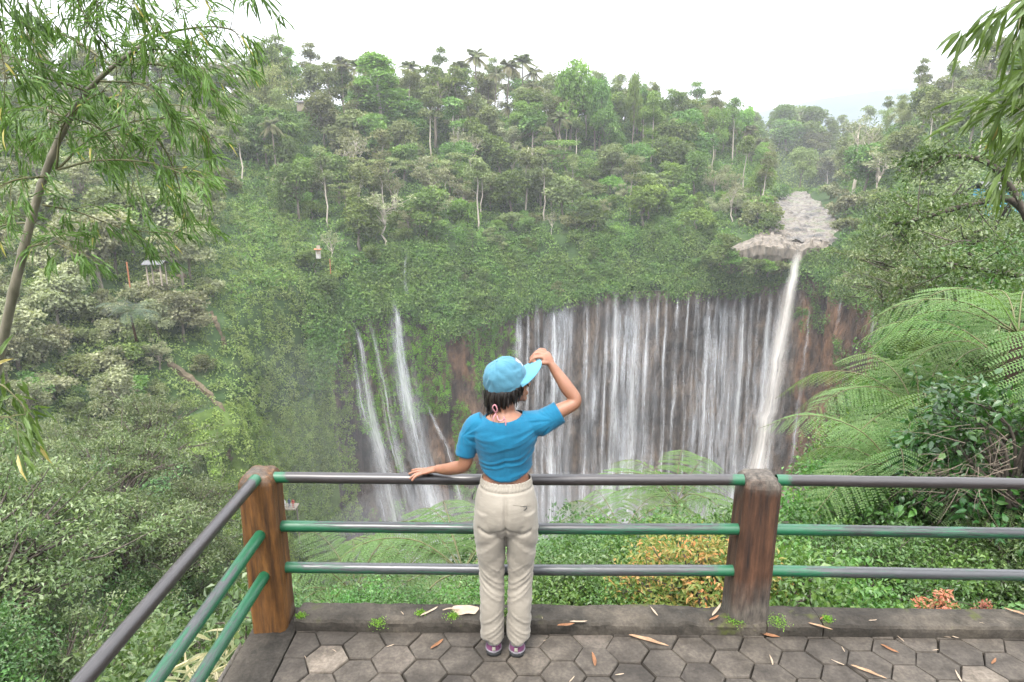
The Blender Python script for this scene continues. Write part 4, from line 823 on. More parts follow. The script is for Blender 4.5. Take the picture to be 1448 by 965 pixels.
bamboo('bamboo', 'tall leaning bamboo stem with drooping leaves at the left edge', [(-75, 760, .5), (-15, 560, .2), (22, 400, 0), (50, 290, 0), (80, 205, 0), (120, 135, 0), (165, 90, 0), (225, 48, .2)],
  [[(80, 240, 0), (88, 180, -.1), (120, 145, -.2), (150, 128, -.3)], [(82, 240, 0), (130, 195, .2), (200, 170, .3), (270, 172, .4), (300, 200, .4)], [(82, 240, 0), (140, 227, -.2), (220, 232, -.3), (290, 262, -.4)], [(60, 290, 0), (110, 300, .2), (180, 325, .4), (250, 330, .5)],
   [(35, 350, 0), (80, 345, -.2), (120, 368, -.3)], [(160, 92, 0), (225, 92, .3), (275, 110, .4), (310, 150, .4)], [(160, 95, 0), (110, 60, .3), (60, 40, .4), (10, 45, .4)], [(125, 130, 0), (60, 110, -.3), (5, 105, -.4)], [(100, 170, 0), (40, 150, .2), (-20, 175, .3)],
   [(225, 48, .2), (180, 10, .5), (120, -10, .6)], [(225, 48, .2), (290, 38, .3), (330, 44, .5), (345, 70, .5)], [(75, 250, 0), (20, 255, -.4), (-30, 280, -.5)], [(50, 315, 0), (0, 320, .2), (-40, 345, .3)], [(200, 170, .3), (235, 215, .5), (255, 270, .6), (260, 320, .6)], [(140, 115, 0), (200, 120, -.4), (240, 150, -.5)],
   [(100, 165, 0), (150, 190, .5), (190, 260, .7)], [(110, 150, 0), (60, 190, .4), (20, 210, .5)], [(185, 75, .1), (230, 70, -.3), (290, 85, -.5)], [(225, 48, .2), (255, 70, .5), (300, 130, .6)], [(170, 85, 0), (130, 40, -.4), (100, -20, -.5)]], 6.2, .175, .0155, .058, (4, 8), rc=(.052, .012))
bamboo('bamboo', 'upper bamboo spray hanging into the top left corner', [(-60, -260, 0), (60, -120, 0), (200, -60, .2), (330, -45, .4)], [[(60, -120, 0), (120, -50, .2), (140, 10, .3)], [(130, -90, .1), (190, -30, .2), (185, 15, .2)], [(200, -60, .2), (240, -25, 0), (250, 15, 0)], [(330, -45, .4), (365, -10, .5)], [(0, -190, 0), (20, -60, .3), (40, 5, .4), (38, 60, .4)], [(-20, -210, 0), (-20, -80, 0), (0, 60, 0), (10, 120, 0)]], 5.6, .20, .018, .065, (4, 8), rc=(.03, .012))
bamboo('bamboo', 'bamboo spray hanging in from the top right corner', [(1640, -200, 0), (1560, -60, 0), (1490, -20, 0)], [[(1560, -60, 0), (1480, -20, 0), (1452, 5, 0), (1440, 35, 0)], [(1600, 60, .2), (1510, 105, .2), (1445, 98, .2)], [(1600, 160, .2), (1500, 140, .2), (1452, 150, .2)], [(1600, 250, .2), (1500, 180, .2), (1455, 172, .2)]], 4.4, .27, .03, .085, (4, 7), rc=(.02, .008))
bamboo('bamboo', 'low bamboo twig with broad drooping leaves at the left edge', [(-120, 720, 0), (-60, 600, 0), (-10, 545, 0)], [[(-60, 600, 0), (-10, 545, 0), (20, 560, 0), (45, 590, 0)], [(-60, 620, 0), (0, 590, .1), (30, 600, .1)]], 5.0, .24, .034, .12, (3, 5), rc=(.015, .006))
# fallen bamboo litter below the left railing
lt = MB(); n = 2600; px = rng.uniform(-60, 330, n); D = rng.uniform(3.2, 7.5, n); p = pt(px, 900, D); ok = p[:, 0] < -1.75; p = p[ok]; p[:, 2] = zn(p[:, 0], p[:, 1])+.22+.2*rng.random(len(p)); m = len(p)
leaves(lt, p, rdir(m)*np.array([1, 1, .3]), rdir(m)*.5+np.array([0, 0, 1]), .22*rng.uniform(.5, 1.2, m), .022, BLADE, BLADE_F); M['litter'] = foliage('dry_bamboo_leaves', G((0, (.10, .12, .055)), (.5, (.20, .19, .11)), (1, (.36, .31, .21))), hue=.01, val=.3); tag(lt.build('bamboo_leaf_litter', M['litter']), kind='stuff')
# ------------------------------------------------------------------ platform, kerb, railing
M['bed'] = simple('joint_mud', (0.0094, 0.0086, 0.007), (0.0273, 0.0234, 0.0187), 30, .95, .1)
def paver_mat():
    m, nt, out = mat('hexagon_pavers'); t = nd(nt, 'ShaderNodeAttribute', attribute_name='tint').outputs['Fac']; n1 = noise(nt, 2.6, 6); n2 = noise(nt, 60, 3); n3 = noise(nt, 11, 5)
    c = ramp(nt, t, [(0, (.034, .029, .024)), (.6, (.056, .048, .039)), (.88, (.068, .058, .048)), (1, (.112, .095, .077))])
    c = mixc(nt, .8, c, ramp(nt, n1, [(.32, (.42, .40, .37)), (.5, (.95, .93, .9)), (.68, (1.4, 1.36, 1.3))]), 'MULTIPLY'); c = mixc(nt, .6, c, ramp(nt, n2, [(.35, (.55, .55, .55)), (.65, (1.25, 1.25, 1.25))]), 'MULTIPLY'); c = mixc(nt, .6, c, ramp(nt, n3, [(.36, (.38, .36, .32)), (.6, (1.2, 1.2, 1.2))]), 'MULTIPLY')
    principled(nt, out, c, .8, .3, math_(nt, 'ADD', n2, n3), .35, .004); return m
M['paver'] = paver_mat()
def concrete_moss(name, a, b, moss, th=.60):
    m, nt, out = mat(name); n1 = noise(nt, 7, 7, rough=.7); n2 = noise(nt, 3.3, 4); n3 = noise(nt, 70, 3)
    c = ramp(nt, n1, [(.3, a), (.5, tuple((x+y)/2 for x, y in zip(a, b))), (.72, b)]); c = mixc(nt, .5, c, ramp(nt, n3, [(.35, (.5, .5, .5)), (.65, (1.2, 1.2, 1.2))]), 'MULTIPLY')
    n5 = noise(nt, 1.7, 6, rough=.65); c = mixc(nt, .8, c, ramp(nt, n5, [(.36, (.42, .40, .37)), (.52, (1, .98, .95)), (.66, (1.7, 1.62, 1.5))]), 'MULTIPLY')
    f = ramp(nt, math_(nt, 'ADD', math_(nt, 'MULTIPLY', n2, .75), math_(nt, 'MULTIPLY', n1, .25)), [(th, (0, 0, 0)), (th+.07, (1, 1, 1))]); c = mixc(nt, f, c, moss)
    principled(nt, out, c, .9, .2, n1, .8, .012); return m
M['kerb'] = concrete_moss('mossy_concrete', (0.0172, 0.0156, 0.0125), (0.0608, 0.053, 0.0437), (0.0429, 0.0507, 0.0094), .57)
M['edge'] = concrete_moss('pale_edge_concrete', (0.078, 0.0702, 0.0624), (0.273, 0.2496, 0.2184), (0.039, 0.0468, 0.0156), .70)
def clip_poly(P, n, d):
    out = []
    for i in range(len(P)):
        a, b = P[i], P[(i+1) % len(P)]; fa, fb = a@n-d, b@n-d
        if fa <= 0: out.append(a)
        if fa*fb < 0: out.append(a+(b-a)*fa/(fa-fb))
    return np.array(out)
bed = MB(); V = np.array([(-1.49, -6, -.025), (7, -6, -.025), (7, 3.4, -.025), (-1.49, 3.4, -.025), (-1.49, -6, -.6), (7, -6, -.6), (7, 3.4, -.6), (-1.49, 3.4, -.6)]); bed.add(V, np.array([(0, 1, 2, 3), (4, 7, 6, 5), (0, 4, 5, 1), (1, 5, 6, 2), (2, 6, 7, 3), (3, 7, 4, 0)])); tag(bed.build('paving_bed', M['bed']), kind='structure')
pv = MB(); s_ = .1155; LX, FY = -1.228, 3.196
for i in range(-9, 36):
    for j in range(-14, 19):
        c = np.array([.035+i*1.5*s_, 2.985+(j*math.sqrt(3)+(i % 2)*math.sqrt(3)/2)*s_-.35*0]); c[1] -= 1.2*0
        if c[1] < -.8: continue
        a0 = np.arange(6)*math.pi/3; H = c+s_*np.stack([np.cos(a0), np.sin(a0)], 1)
        H = clip_poly(H, np.array([0, 1.]), FY)
        if len(H) < 3: continue
        H = clip_poly(H, np.array([-1., 0]), -LX)
        if len(H) < 3: continue
        m = H.mean(0); k = len(H); d = unit(H-m); jit = rng.normal()*.0025; tl = rng.normal(size=2)*.008; zf = lambda Q: jit+(Q-m)@tl
        r0 = H-d*.0016; r1 = H-d*.003; r2 = H-d*.007; w = rng.normal(size=(k, 2))*.0022
        R0, R1, R2 = [np.concatenate([Q+w, z+zf(Q)[:, None]], 1) for Q, z in ((r0, -.045), (r1, -.008), (r2, 0))]
        t = np.clip(rng.beta(2.2, 2.6), 0, .87); t = 1.0 if rng.random() < .05 else t; q = np.arange(k); qn = (q+1) % k
        pv.add(np.concatenate([R0, R1, R2]), [np.stack([q, qn, k+qn, k+q], 1), np.stack([k+q, k+qn, 2*k+qn, 2*k+q], 1), (2*k+q)[None]], t)
tag(pv.build('pavement', M['paver']), kind='structure')
def slab(mb, x0, x1, y0, y1, z0, z1, amp, nx, seed):
    """rough cast slab: dense top and front with broken arris"""
    xs = np.linspace(x0, x1, nx); prof_ = [(y0+.004, z0), (y0, z1-.03), (y0+.002, z1-.012), (y0+.014, z1), (y0+.05, z1+.002), ((y0+y1)/2, z1+.004), (y1-.05, z1), (y1-.012, z1-.004), (y1, z1-.03), (y1, z0-.4)]
    g = np.array([[(x, y, z) for y, z in prof_] for x in xs]); n = fbm(g*np.array([9, 14, 14]), 4, seed); g[:, 1:8, 2] += amp*n[:, 1:8]; g[:, 1:4, 1] += np.abs(amp*1.5*n[:, 1:4]) ; mb.add(g, grid_faces(*g.shape[:2])[:, ::-1]); k = len(prof_)
    mb.add(g[0], np.arange(k)[None]); mb.add(g[-1], np.arange(k)[::-1][None])
kb = MB(); segs = [(-1.243, 1.32), (1.325, 1.62), (1.628, 3.4), (3.408, 5.4)]
for i, (a, b) in enumerate(segs): slab(kb, a, b, 3.2, 3.385, -.04, .058+.004*(i % 2), .021 if i == 0 else .009, int((b-a)/.014), 70+i)
tag(kb.build('kerb', M['kerb'], smooth=False), kind='structure')
le = MB(); xs = np.linspace(-3, 3.39, 240); g = np.array([[(x, y, z) for x, z in ((-1.49, -.35), (-1.485, -.02), (-1.475, -.004), (-1.35, .004), (-1.25, .004), (-1.236, -.002), (-1.234, -.04))] for y in xs]); g[..., 2] += .012*fbm(g*np.array([8, 8, 3]), 4, 5)*np.array([0, .4, 1, 1, 1, .5, 0]); le.add(g, grid_faces(*g.shape[:2])); tag(le.build('left_edge_strip', M['kerb']), kind='structure')
wh = MB(); wh.add(*tube_vf([(-1.497, -3, -.03), (-1.497, 3.1, -.03)], np.array([(.008, .03), (.008, .03)]), 4, (1, 0, 0))); tag(wh.build('edge_rim', M['edge']), kind='structure')

def post_mat(name, red, dark, th, base):
    m, nt, out = mat(name); n1 = noise(nt, 6, 6, mapscale=(5, 5, .35), rough=.65); n2 = noise(nt, 2.0, 5); n3 = noise(nt, 40, 4, mapscale=(1, 1, .3)); tc = nd(nt, 'ShaderNodeTexCoord').outputs['Object']; sp = nd(nt, 'ShaderNodeSeparateXYZ'); nt.links.new(tc, sp.inputs[0])
    c = ramp(nt, n1, [(.30, dark), (.46, tuple(.6*x for x in red)), (.6, red), (.8, tuple(1.35*x for x in red))]); c = mixc(nt, .5, c, ramp(nt, n3, [(.35, (.45, .42, .4)), (.65, (1.2, 1.2, 1.2))]), 'MULTIPLY')
    zz = math_(nt, 'ADD', sp.outputs[2], math_(nt, 'MULTIPLY', math_(nt, 'SUBTRACT', n2, .5), .5)); wear = ramp(nt, math_(nt, 'MULTIPLY', zz, 1.0), [(max(base[0], 0), (1, 1, 1) if base[0] > 0 else (.5, .5, .5)), (base[1], (0, 0, 0)), (th, (0, 0, 0)), (th+.07, (1, 1, 1))])
    grey = ramp(nt, n3, [(.3, (0.0195, 0.0172, 0.014)), (.7, (0.0975, 0.0819, 0.0663))]); c = mixc(nt, wear, c, grey); principled(nt, out, c, .8, .3, math_(nt, 'ADD', n1, math_(nt, 'MULTIPLY', n3, .5)), .9, .012); return m
M['postL'] = post_mat('orange_stained_post', (.118, .050, .011), (0.0172, 0.0078, 0.0047), .865, (-.05, .05)); M['postR'] = post_mat('weathered_red_post', (.066, .030, .015), (0.0094, 0.0062, 0.0047), .775, (.08, .30))
def rail_mat(name, th, col2, c=.9):
    m, nt, out = mat(name); at = nd(nt, 'ShaderNodeAttribute', attribute_name='wuv').outputs['Vector']; sx = nd(nt, 'ShaderNodeSeparateXYZ'); nt.links.new(at, sx.inputs[0]); n1 = noise(nt, 9, 6, at, .7, (.55, 3.0, 1)); n2 = noise(nt, 26, 4, at, .6, (.5, 3, 1)); n3 = noise(nt, 1.6, 3, at)
    ends = sx.outputs[2]; f = math_(nt, 'ADD', math_(nt, 'ADD', math_(nt, 'MULTIPLY', n1, 1.8), math_(nt, 'MULTIPLY', n3, .9)), math_(nt, 'MULTIPLY', ends, 1.1))
    under_ = math_(nt, 'MULTIPLY', math_(nt, 'SUBTRACT', .5, sx.outputs[1]), .34); f = math_(nt, 'ADD', f, under_); mask = ramp(nt, math_(nt, 'MULTIPLY', f, .4), [(th*.4, (0, 0, 0)), (th*.4+.02, (1, 1, 1))])
    paint = ramp(nt, n2, [(.3, (0.0031, 0.0429, 0.0172)), (.7, (0.0062, 0.0819, 0.0335))]); metal = ramp(nt, n2, [(.3, tuple(.45*x for x in col2)), (.55, col2), (.68, tuple(1.5*x for x in col2)), (.74, (0.0858, 0.0312, 0.0218))])
    c_ = mixc(nt, mask, metal, paint); r = ramp(nt, mask, [(0, (.34, .34, .34)), (1, (.45, .45, .45))]); p = principled(nt, out, c_, .4, .5, mask, .3, .0015); nt.links.new(r, p.inputs['Roughness']); return m
M['rail_top'] = rail_mat('worn_dark_rail', 2.0, (0.0234, 0.0195, 0.0187)); M['rail_mid'] = rail_mat('half_green_rail', 1.32, (0.0156, 0.0156, 0.0164)); M['rail_low'] = rail_mat('mostly_bare_rail', 1.45, (0.0351, 0.0359, 0.0374)); M['rail_green'] = rail_mat('mostly_green_rail', 1.17, (0.039, 0.039, 0.039))
rl = thing('guard_railing', 'worn green and bare steel pipe railing with wooden-look posts around the viewpoint', 'railing', (-1.37, 3.27, 0)); RB = np.array([-1.37, 3.27, 0])
def post(cx, cy, sx, sy, H, m, label, seed, lean=0):
    nz, ns = 46, 8; zs = np.linspace(-.02, H, nz); g = []
    for z in zs:
        t = 1-max(0, (z-(H-.05))/.05)**2*.22; w = sx*(1-.06*z)*t; d = sy*(1-.04*z)*t; ring = []
        for e in range(4):
            a = [(-1, -1), (1, -1), (1, 1), (-1, 1)][e]; b = [(1, -1), (1, 1), (-1, 1), (-1, -1)][e]
            for q in range(ns): u = np.clip((q+.0)/ns, .06 if q == 0 else 0, 1); x = (a[0]+(b[0]-a[0])*u)*.5; y = (a[1]+(b[1]-a[1])*u)*.5; k_ = 1-.05*(q == 0); ring.append((x*w*k_+lean*z, y*d*k_, z))
        g.append(ring)
    g = np.array(g); n = fbm(np.stack([g[..., 0]*26, g[..., 1]*26, g[..., 2]*3.0], -1)+seed, 4, seed); rad_ = unit(g*np.array([1, 1, 0])); g = g+rad_*(.007*n)[..., None]; g[-1, :, 2] += .004*n[-1]
    b = MB(); m_ = ns*4; i = np.arange(nz-1)[:, None]*m_; j = np.arange(m_)[None]; b.add(g.reshape(-1, 3)+np.array([cx, cy, 0])-RB, np.stack([i+j, i+(j+1) % m_, i+m_+(j+1) % m_, i+m_+j], -1).reshape(-1, 4))
    top = g[-1]; c = top.mean(0)+np.array([0, 0, .018]); mid = (top*.55+c*.45)+np.array([0, 0, .006]); inner = np.concatenate([top, mid, c[None]])+np.array([cx, cy, 0])-RB; jj = np.arange(m_); b.add(inner, [np.stack([jj, (jj+1) % m_, m_+(jj+1) % m_, m_+jj], 1), np.stack([m_+jj, m_+(jj+1) % m_, np.full(m_, 2*m_)], 1)])
    return tag(b.build('post', m, rl), label)
post(-1.375, 3.27, .185, .20, .905, M['postL'], 'orange-brown corner post with grey cracked top', 3); post(1.235, 3.325, .205, .20, .882, M['postR'], 'dark weathered reddish post with grey top', 9, .012)
def rail(a, b, r, m, label=None):
    a = np.array(a, float); b = np.array(b, float); L = np.linalg.norm(b-a); n = max(12, int(L/.04)); t = np.linspace(0, 1, n); P = a+(b-a)*t[:, None]; P[:, 2] -= .006*np.sin(np.pi*t); seg = 20; V, F = tube_vf(P, r, seg, (0, 0, 1), False); V = V+.0011*fbm(V*9, 3, 7)[:, None]
    V = V.reshape(n, seg, 3); sd = t*L; end = np.clip(1-np.minimum(sd, L-sd)/.10, 0, 1)*1.2+np.clip(1-np.minimum(sd, L-sd)/.45, 0, 1)*.25; c = np.cos(np.linspace(0, 2*np.pi, seg, endpoint=False)); ang = np.linspace(0, 1, seg, endpoint=False); uv = np.stack([(sd[:, None]+a[2]*7+a[0]*3)*np.ones(seg), np.broadcast_to(.5+.5*c, (n, seg)), end[:, None]*np.ones(seg)], -1)
    o = MB(); o.add(V.reshape(-1, 3)-RB, F, .5, uv.reshape(-1, 3)); return tag(o.build('rail', m, rl, True), label)
for z, m, l in ((.872, 'rail_top', 'dark bare upper rail'), (.588, 'rail_mid', 'patchy green middle rail'), (.340, 'rail_low', 'grey lower rail with green underside')):
    rail((-1.30, 3.275, z), (1.15, 3.285, z), .0295, M[m], l); rail((1.32, 3.285, z), (5.6, 3.245, z), .0295, M[m], l)
for z, m, l in ((.900, 'rail_top', 'dark bare upper rail of the left side'), (.592, 'rail_green', 'bright green middle rail of the left side'), (.350, 'rail_green', 'green and grey lower rail of the left side')):
    rail((-1.365, 3.19, z), (-1.385, -3.0, z), .0295, M[m], l)

# ------------------------------------------------------------------ the woman at the railing
O = np.array([-.085, 3.10, 0.0])
def ell(c, r, R=None, nu=22, nv=14):
    u, v = np.meshgrid(np.linspace(0, 2*np.pi, nu, endpoint=False), np.linspace(-np.pi/2+.06, np.pi/2-.06, nv)); S = np.stack([np.cos(u)*np.cos(v)*r[0], np.sin(u)*np.cos(v)*r[1], np.sin(v)*r[2]], -1).reshape(-1, 3)
    if R is not None: S = S@R.T
    i = np.arange(nv-1)[:, None]*nu; j = np.arange(nu)[None]; return S+np.array(c, float), [np.stack([i+j, i+(j+1) % nu, i+nu+(j+1) % nu, i+nu+j], -1).reshape(-1, 4), np.arange(nu)[::-1][None], ((nv-1)*nu+np.arange(nu))[None]]
def lo(pts, r, seg=22, ref=None, n=None):
    pts = np.asarray(pts, float); r = np.asarray(r, float); r = np.stack([r, r], 1) if r.ndim == 1 else r; n = n or len(pts)*5; q = cat_pts(np.concatenate([pts, r, np.zeros((len(pts), 1))], 1)[:, :5], n); return tube_vf(q[:, :3], q[:, 3:5], seg, ref)
def fuse(parts, vox, it=3):
    b = MB()
    for V, F in parts: b.add(V, F)
    me = b.mesh('fuse_tmp'); bm = bmesh.new(); bm.from_mesh(me); bmesh.ops.recalc_face_normals(bm, faces=bm.faces); bm.to_mesh(me); bm.free(); o = link('fuse_tmp', me)
    m = o.modifiers.new('r', 'REMESH'); m.mode = 'VOXEL'; m.voxel_size = vox; s = o.modifiers.new('s', 'SMOOTH'); s.factor = .5; s.iterations = it
    bpy.context.view_layer.update(); dg = bpy.context.evaluated_depsgraph_get(); ev = o.evaluated_get(dg); e = ev.to_mesh(); n = len(e.vertices); V = np.empty(n*3); e.vertices.foreach_get('co', V); N = np.empty(n*3); e.vertices.foreach_get('normal', N)
    F = np.array([tuple(p.vertices) if len(p.vertices) == 4 else tuple(p.vertices)+(p.vertices[-1],) for p in e.polygons]); ev.to_mesh_clear(); bpy.data.objects.remove(o); bpy.data.meshes.remove(me); return V.reshape(-1, 3), N.reshape(-1, 3), F
def cut(V, N, F, fs, vox):
    """keep where every f >= 0; the edge is moved onto f = 0 so hems are clean"""
    for f in fs:
        v = f(V); keep = v > 0; ok = keep[F].all(1); F = F[ok]; on = np.zeros(len(V), bool); e = np.unique(F); cnt_ = np.zeros(len(V)); np.add.at(cnt_, F.ravel(), 1); on[e] = True; edge = on & (cnt_ < 4) & (v < vox*2.5)
        g = np.stack([(f(V+d)-v)/1e-4 for d in np.eye(3)*1e-4], 1); V = V.copy(); V[edge] -= (g/np.maximum((g**2).sum(1, keepdims=True), 1e-9)*v[:, None])[edge]
    u, inv = np.unique(F, return_inverse=True); return V[u], N[u], inv.reshape(F.shape)
def skin_build(name, V, F, m, parent, thick=0):
    b = MB(); tri = F[:, 2] == F[:, 3]; fl = []
    if (~tri).any(): fl.append(F[~tri])
    if tri.any(): fl.append(F[tri][:, :3])
    b.add(V, fl); o = b.build(name, m, parent, True)
    if thick: s = o.modifiers.new('thickness', 'SOLIDIFY'); s.thickness = thick; s.offset = -1
    return o
def skin_m():
    m, nt, out = mat('skin'); n = noise(nt, 16, 5); c = ramp(nt, n, [(.3, (0.1599, 0.0718, 0.0406)), (.7, (0.2067, 0.0975, 0.0585))]); principled(nt, out, c, .48, .35, noise(nt, 220, 2), .1, .001, Subsurface_Weight=.12, Subsurface_Scale=.01); return m
M['skin'] = skin_m(); M['hair'] = simple('black_hair', (0.0031, 0.0023, 0.002), (0.0109, 0.007, 0.0047), 30, .5, .3, (2.34, 2.34, 0.312))
def cloth(name, a, b, wscale, rough, bstr, weave=420):
    m, nt, out = mat(name); n = noise(nt, wscale, 4); w = noise(nt, weave, 2); cr = noise(nt, 1.0, 4, None, .55, (16, 16, 42), (0, .5, .3)); hgt_ = math_(nt, 'ADD', math_(nt, 'MULTIPLY', w, .12), cr); c = ramp(nt, n, [(.3, a), (.7, b)]); principled(nt, out, c, rough, .2, hgt_, .55, .005, Sheen_Weight=.1); return m
M['shirt'] = cloth('blue_jersey', (0.0016, 0.0686, 0.1287), (0.0023, 0.092, 0.1638), 9, .8, .15); M['trousers'] = cloth('beige_nylon', (.165, .147, .119), (.198, .177, .144), 5, .6, .1); M['cap'] = cloth('light_blue_cotton', (0.0328, 0.1053, 0.1482), (0.0484, 0.1404, 0.1911), 14, .9, .25, 300); M['brim'] = cloth('light_blue_brim', (0.0585, 0.1716, 0.2418), (0.0702, 0.195, 0.2652), 14, .9, .2, 300)
P_ = thing('person', 'woman in blue crop top and light blue cap, seen from behind, hand on brim', 'person', tuple(O))
hc = np.array([.010, .022, 1.452])
def rotz(a): c, s = math.cos(a), math.sin(a); return np.array([(c, -s, 0), (s, c, 0), (0, 0, 1.0)])
def rotx(a): c, s = math.cos(a), math.sin(a); return np.array([(1, 0, 0), (0, c, -s), (0, s, c)])
HR = rotz(rad(-80))@rotx(rad(8)); CR = rotz(rad(-70))@rotx(rad(24)); H = lambda p: hc+HR@np.array(p, float)
torso = lo([(0, .0, .72), (0, -.012, .82), (0, 0, .90), (.004, .010, .98), (.003, .008, 1.06), (0, 0, 1.14), (0, -.004, 1.205), (0, -.008, 1.25), (-.002, -.004, 1.285), (-.004, 0, 1.31)], [(.13, .10), (.145, .11), (.130, .098), (.110, .082), (.115, .083), (.133, .092), (.149, .098), (.142, .082), (.098, .062), (.055, .05)], 30, (1, 0, 0))
arms = [lo([(-.125, 0, 1.245), (-.158, 0, 1.205), (-.185, -.004, 1.12), (-.200, -.006, 1.035), (-.262, .05, .988), (-.318, .108, .955), (-.357, .146, .940)], [.050, .045, .038, .033, .033, .027, (.021)], 18, n=50),
        lo([(.12, 0, 1.245), (.17, .006, 1.262), (.26, .028, 1.302), (.340, .05, 1.345), (.300, .070, 1.408), (.255, .09, 1.472), (.226, .10, 1.513)], [.050, .046, .038, .031, .034, .027, .0205], 18, n=50)]
def finger(k, segs, r0, r1): 
    p = [np.array(k, float)]
    for d, l in segs: p.append(p[-1]+unit(np.array(d, float))*l)
    return lo(p, np.linspace(r0, r1, len(p)), 12, n=len(p)*5)
hands = [lo([(-.350, .140, .940), (-.378, .152, .933), (-.410, .160, .922), (-.432, .164, .917)], [(.021, .018), (.031, .015), (.038, .0135), (.036, .011)], 18, (.25, .95, 0), 18)]
w = unit(np.array([.22, .97, 0])); Kl = np.array([-.428, .163, .916])
for o_, L, ds in ((.029, 1.0, [(-1, .16, -.10), (-1, .08, -.16), (-1, .02, -.30)]), (.010, 1.08, [(-1, -.06, -.08), (-1, -.12, -.22), (-1, -.15, -.42)]), (-.010, 1.0, [(-.9, -.34, -.10), (-.85, -.42, -.42), (-.8, -.35, -.75)]), (-.028, .84, [(-.75, -.5, -.12), (-.72, -.5, -.50), (-.65, -.4, -.9)])):
    hands.append(finger(Kl+w*o_, [((.9, 0, .03), .012)][:0]+[(d, l*L) for d, l in zip(ds, (.036, .024, .019))], .0088, .0064))
hands.append(finger((-.385, .175, .922), [((-.5, .8, -.25), .03), ((-.75, .45, -.55), .026), ((-.8, .1, -.6), .02)], .0115, .0075))
wr = unit(np.array([.34, .80, .36])); Kr = np.array([.190, .118, 1.566])
hands.append(lo([(.229, .098, 1.508), (.216, .106, 1.530), (.202, .112, 1.551), (.190, .117, 1.564)], [(.020, .018), (.028, .016), (.035, .015), (.034, .0125)], 18, wr, 18))
for o_, L in ((-.028, 1.0), (-.010, 1.06), (.009, 1.0), (.026, .84)):
    hands.append(finger(Kr+wr*o_, [(d, l*L) for d, l in zip([(-.88, -.06, -.05+.25*(o_ > -.02)), (-.80, -.02, -.62), (-.60, 0, -.85)], (.036, .023, .018))], .0088, .0064))
hands.append(finger((.206, .088, 1.528), [((-.75, -.2, .05), .028), ((-.9, .15, .02), .026), ((-.9, .25, .15), .02)], .0115, .0075))
head = []
for c, r in (((0, -.012, .020), (.073, .090, .082)), ((0, .020, -.030), (.062, .072, .074)), ((0, .042, -.062), (.044, .044, .046)), ((0, .068, -.096), (.021, .017, .016)), ((0, .088, -.008), (.011, .012, .022)), ((0, .098, -.030), (.0125, .015, .011)), ((.034, .052, -.040), (.027, .028, .026)), ((-.034, .052, -.040), (.027, .028, .026)),
             ((0, .082, -.066), (.021, .014, .006)), ((0, .081, -.076), (.018, .013, .0065)), ((.072, -.006, -.030), (.009, .018, .028)), ((-.072, -.006, -.030), (.009, .018, .028)), ((0, .072, .014), (.045, .018, .010))):
    head.append(ell(H(c), r, HR))
neck = lo([(-.003, -.004, 1.265), (-.002, .002, 1.33), (.006, .012, 1.40), (.008, .016, 1.43)], [(.056, .054), (.050, .049), (.049, .049), (.05, .05)], 20, (1, 0, 0))
legs = [lo([(sx*.080, -.005, .76), (sx*.076, 0, .45), (sx*.070, -.030, .28), (sx*.060, -.044, .09), (sx*.058, -.040, .05)], [.078, .052, .048, .035, .038], 16) for sx in (-1, 1)]
V, N, F = fuse([torso, neck]+arms+hands+head+legs, .0042, 2); skin_build('body', V, F, M['skin'], P_)
# trousers
tr = [lo([(.005, 0, 1.0), (.005, .004, .955), (.004, -.004, .90), (.004, -.014, .83), (.004, -.014, .76), (.004, -.006, .70)], [(.120, .094), (.126, .100), (.142, .116), (.156, .132), (.152, .126), (.10, .09)], 30, (1, 0, 0))]
for sx in (-1, 1): tr.append(lo([(sx*.080+.004, -.012, .82), (sx*.080+.004, -.012, .70), (sx*.077+.004, -.006, .56), (sx*.074+.004, -.004, .42), (sx*.070+.002, -.030, .27), (sx*.068, -.042, .12), (sx*.067, -.044, .05)], [(.076, .115), (.081, .103), (.070, .086), (.062, .074), (.060, .070), (.061, .068), (.061, .068)], 24, (1, 0, 0), 40))
V, N, F = fuse(tr, .0055, 6); side = np.where(V[:, 0] > .004, 1, -1); lx = V[:, 0]-.004-side*.076
def ridge(p, seed): return 1-np.abs(vn(p, seed))*2
z = V[:, 2]; wz = lambda a, b, c, d: np.clip((z-a)/(b-a), 0, 1)*np.clip((d-z)/(d-c), 0, 1)
D1 = ridge(np.stack([lx*5, V[:, 1]*4, (z+side*lx*.9)*21], -1), 5)*wz(.40, .55, .66, .80)*.006 + ridge(np.stack([lx*7, V[:, 1]*5, (z-side*lx*.8)*30], -1), 9)*wz(.24, .33, .46, .6)*.0055
D2 = ridge(np.stack([lx*6, V[:, 1]*6, (z+side*lx*.7)*34], -1), 13)*wz(.08, .14, .24, .40)*.006 + fbm(V*np.array([9, 9, 14]), 3, 3)*.0045 + ridge(np.stack([V[:, 0]*9, V[:, 1]*4, (z-np.abs(V[:, 0])*.3)*18], -1), 33)*wz(.70, .78, .86, .94)*.003
crease = -.012*np.exp(-((V[:, 0]-.004)/.010)**2)*(V[:, 1] < -.03)*wz(.62, .70, .86, .93) - .010*np.exp(-(((z-.715-.9*np.abs(np.abs(V[:, 0]-.004)-.075)**1.3))/.011)**2)*(V[:, 1] < -.02)*(np.abs(V[:, 0]) < .13)
wb = np.exp(-((z-.950)/.016)**4); gath = .0028*np.sin(np.arctan2(V[:, 1], V[:, 0]*.75)*46+2*vn(V*30, 2))*wb - .006*np.exp(-((z-.930)/.006)**2)
V = V+N*(.75*D1+.7*D2+crease+gath)[:, None]
hemz = lambda Q: Q[:, 2]-(.092+.012*np.sin(Q[:, 0]*60+1))
V, N, F = cut(V, N, F, [lambda Q: .968-.03*Q[:, 1]-Q[:, 2], hemz], .0055); tro = skin_build('trousers', V, F, M['trousers'], P_, .003)
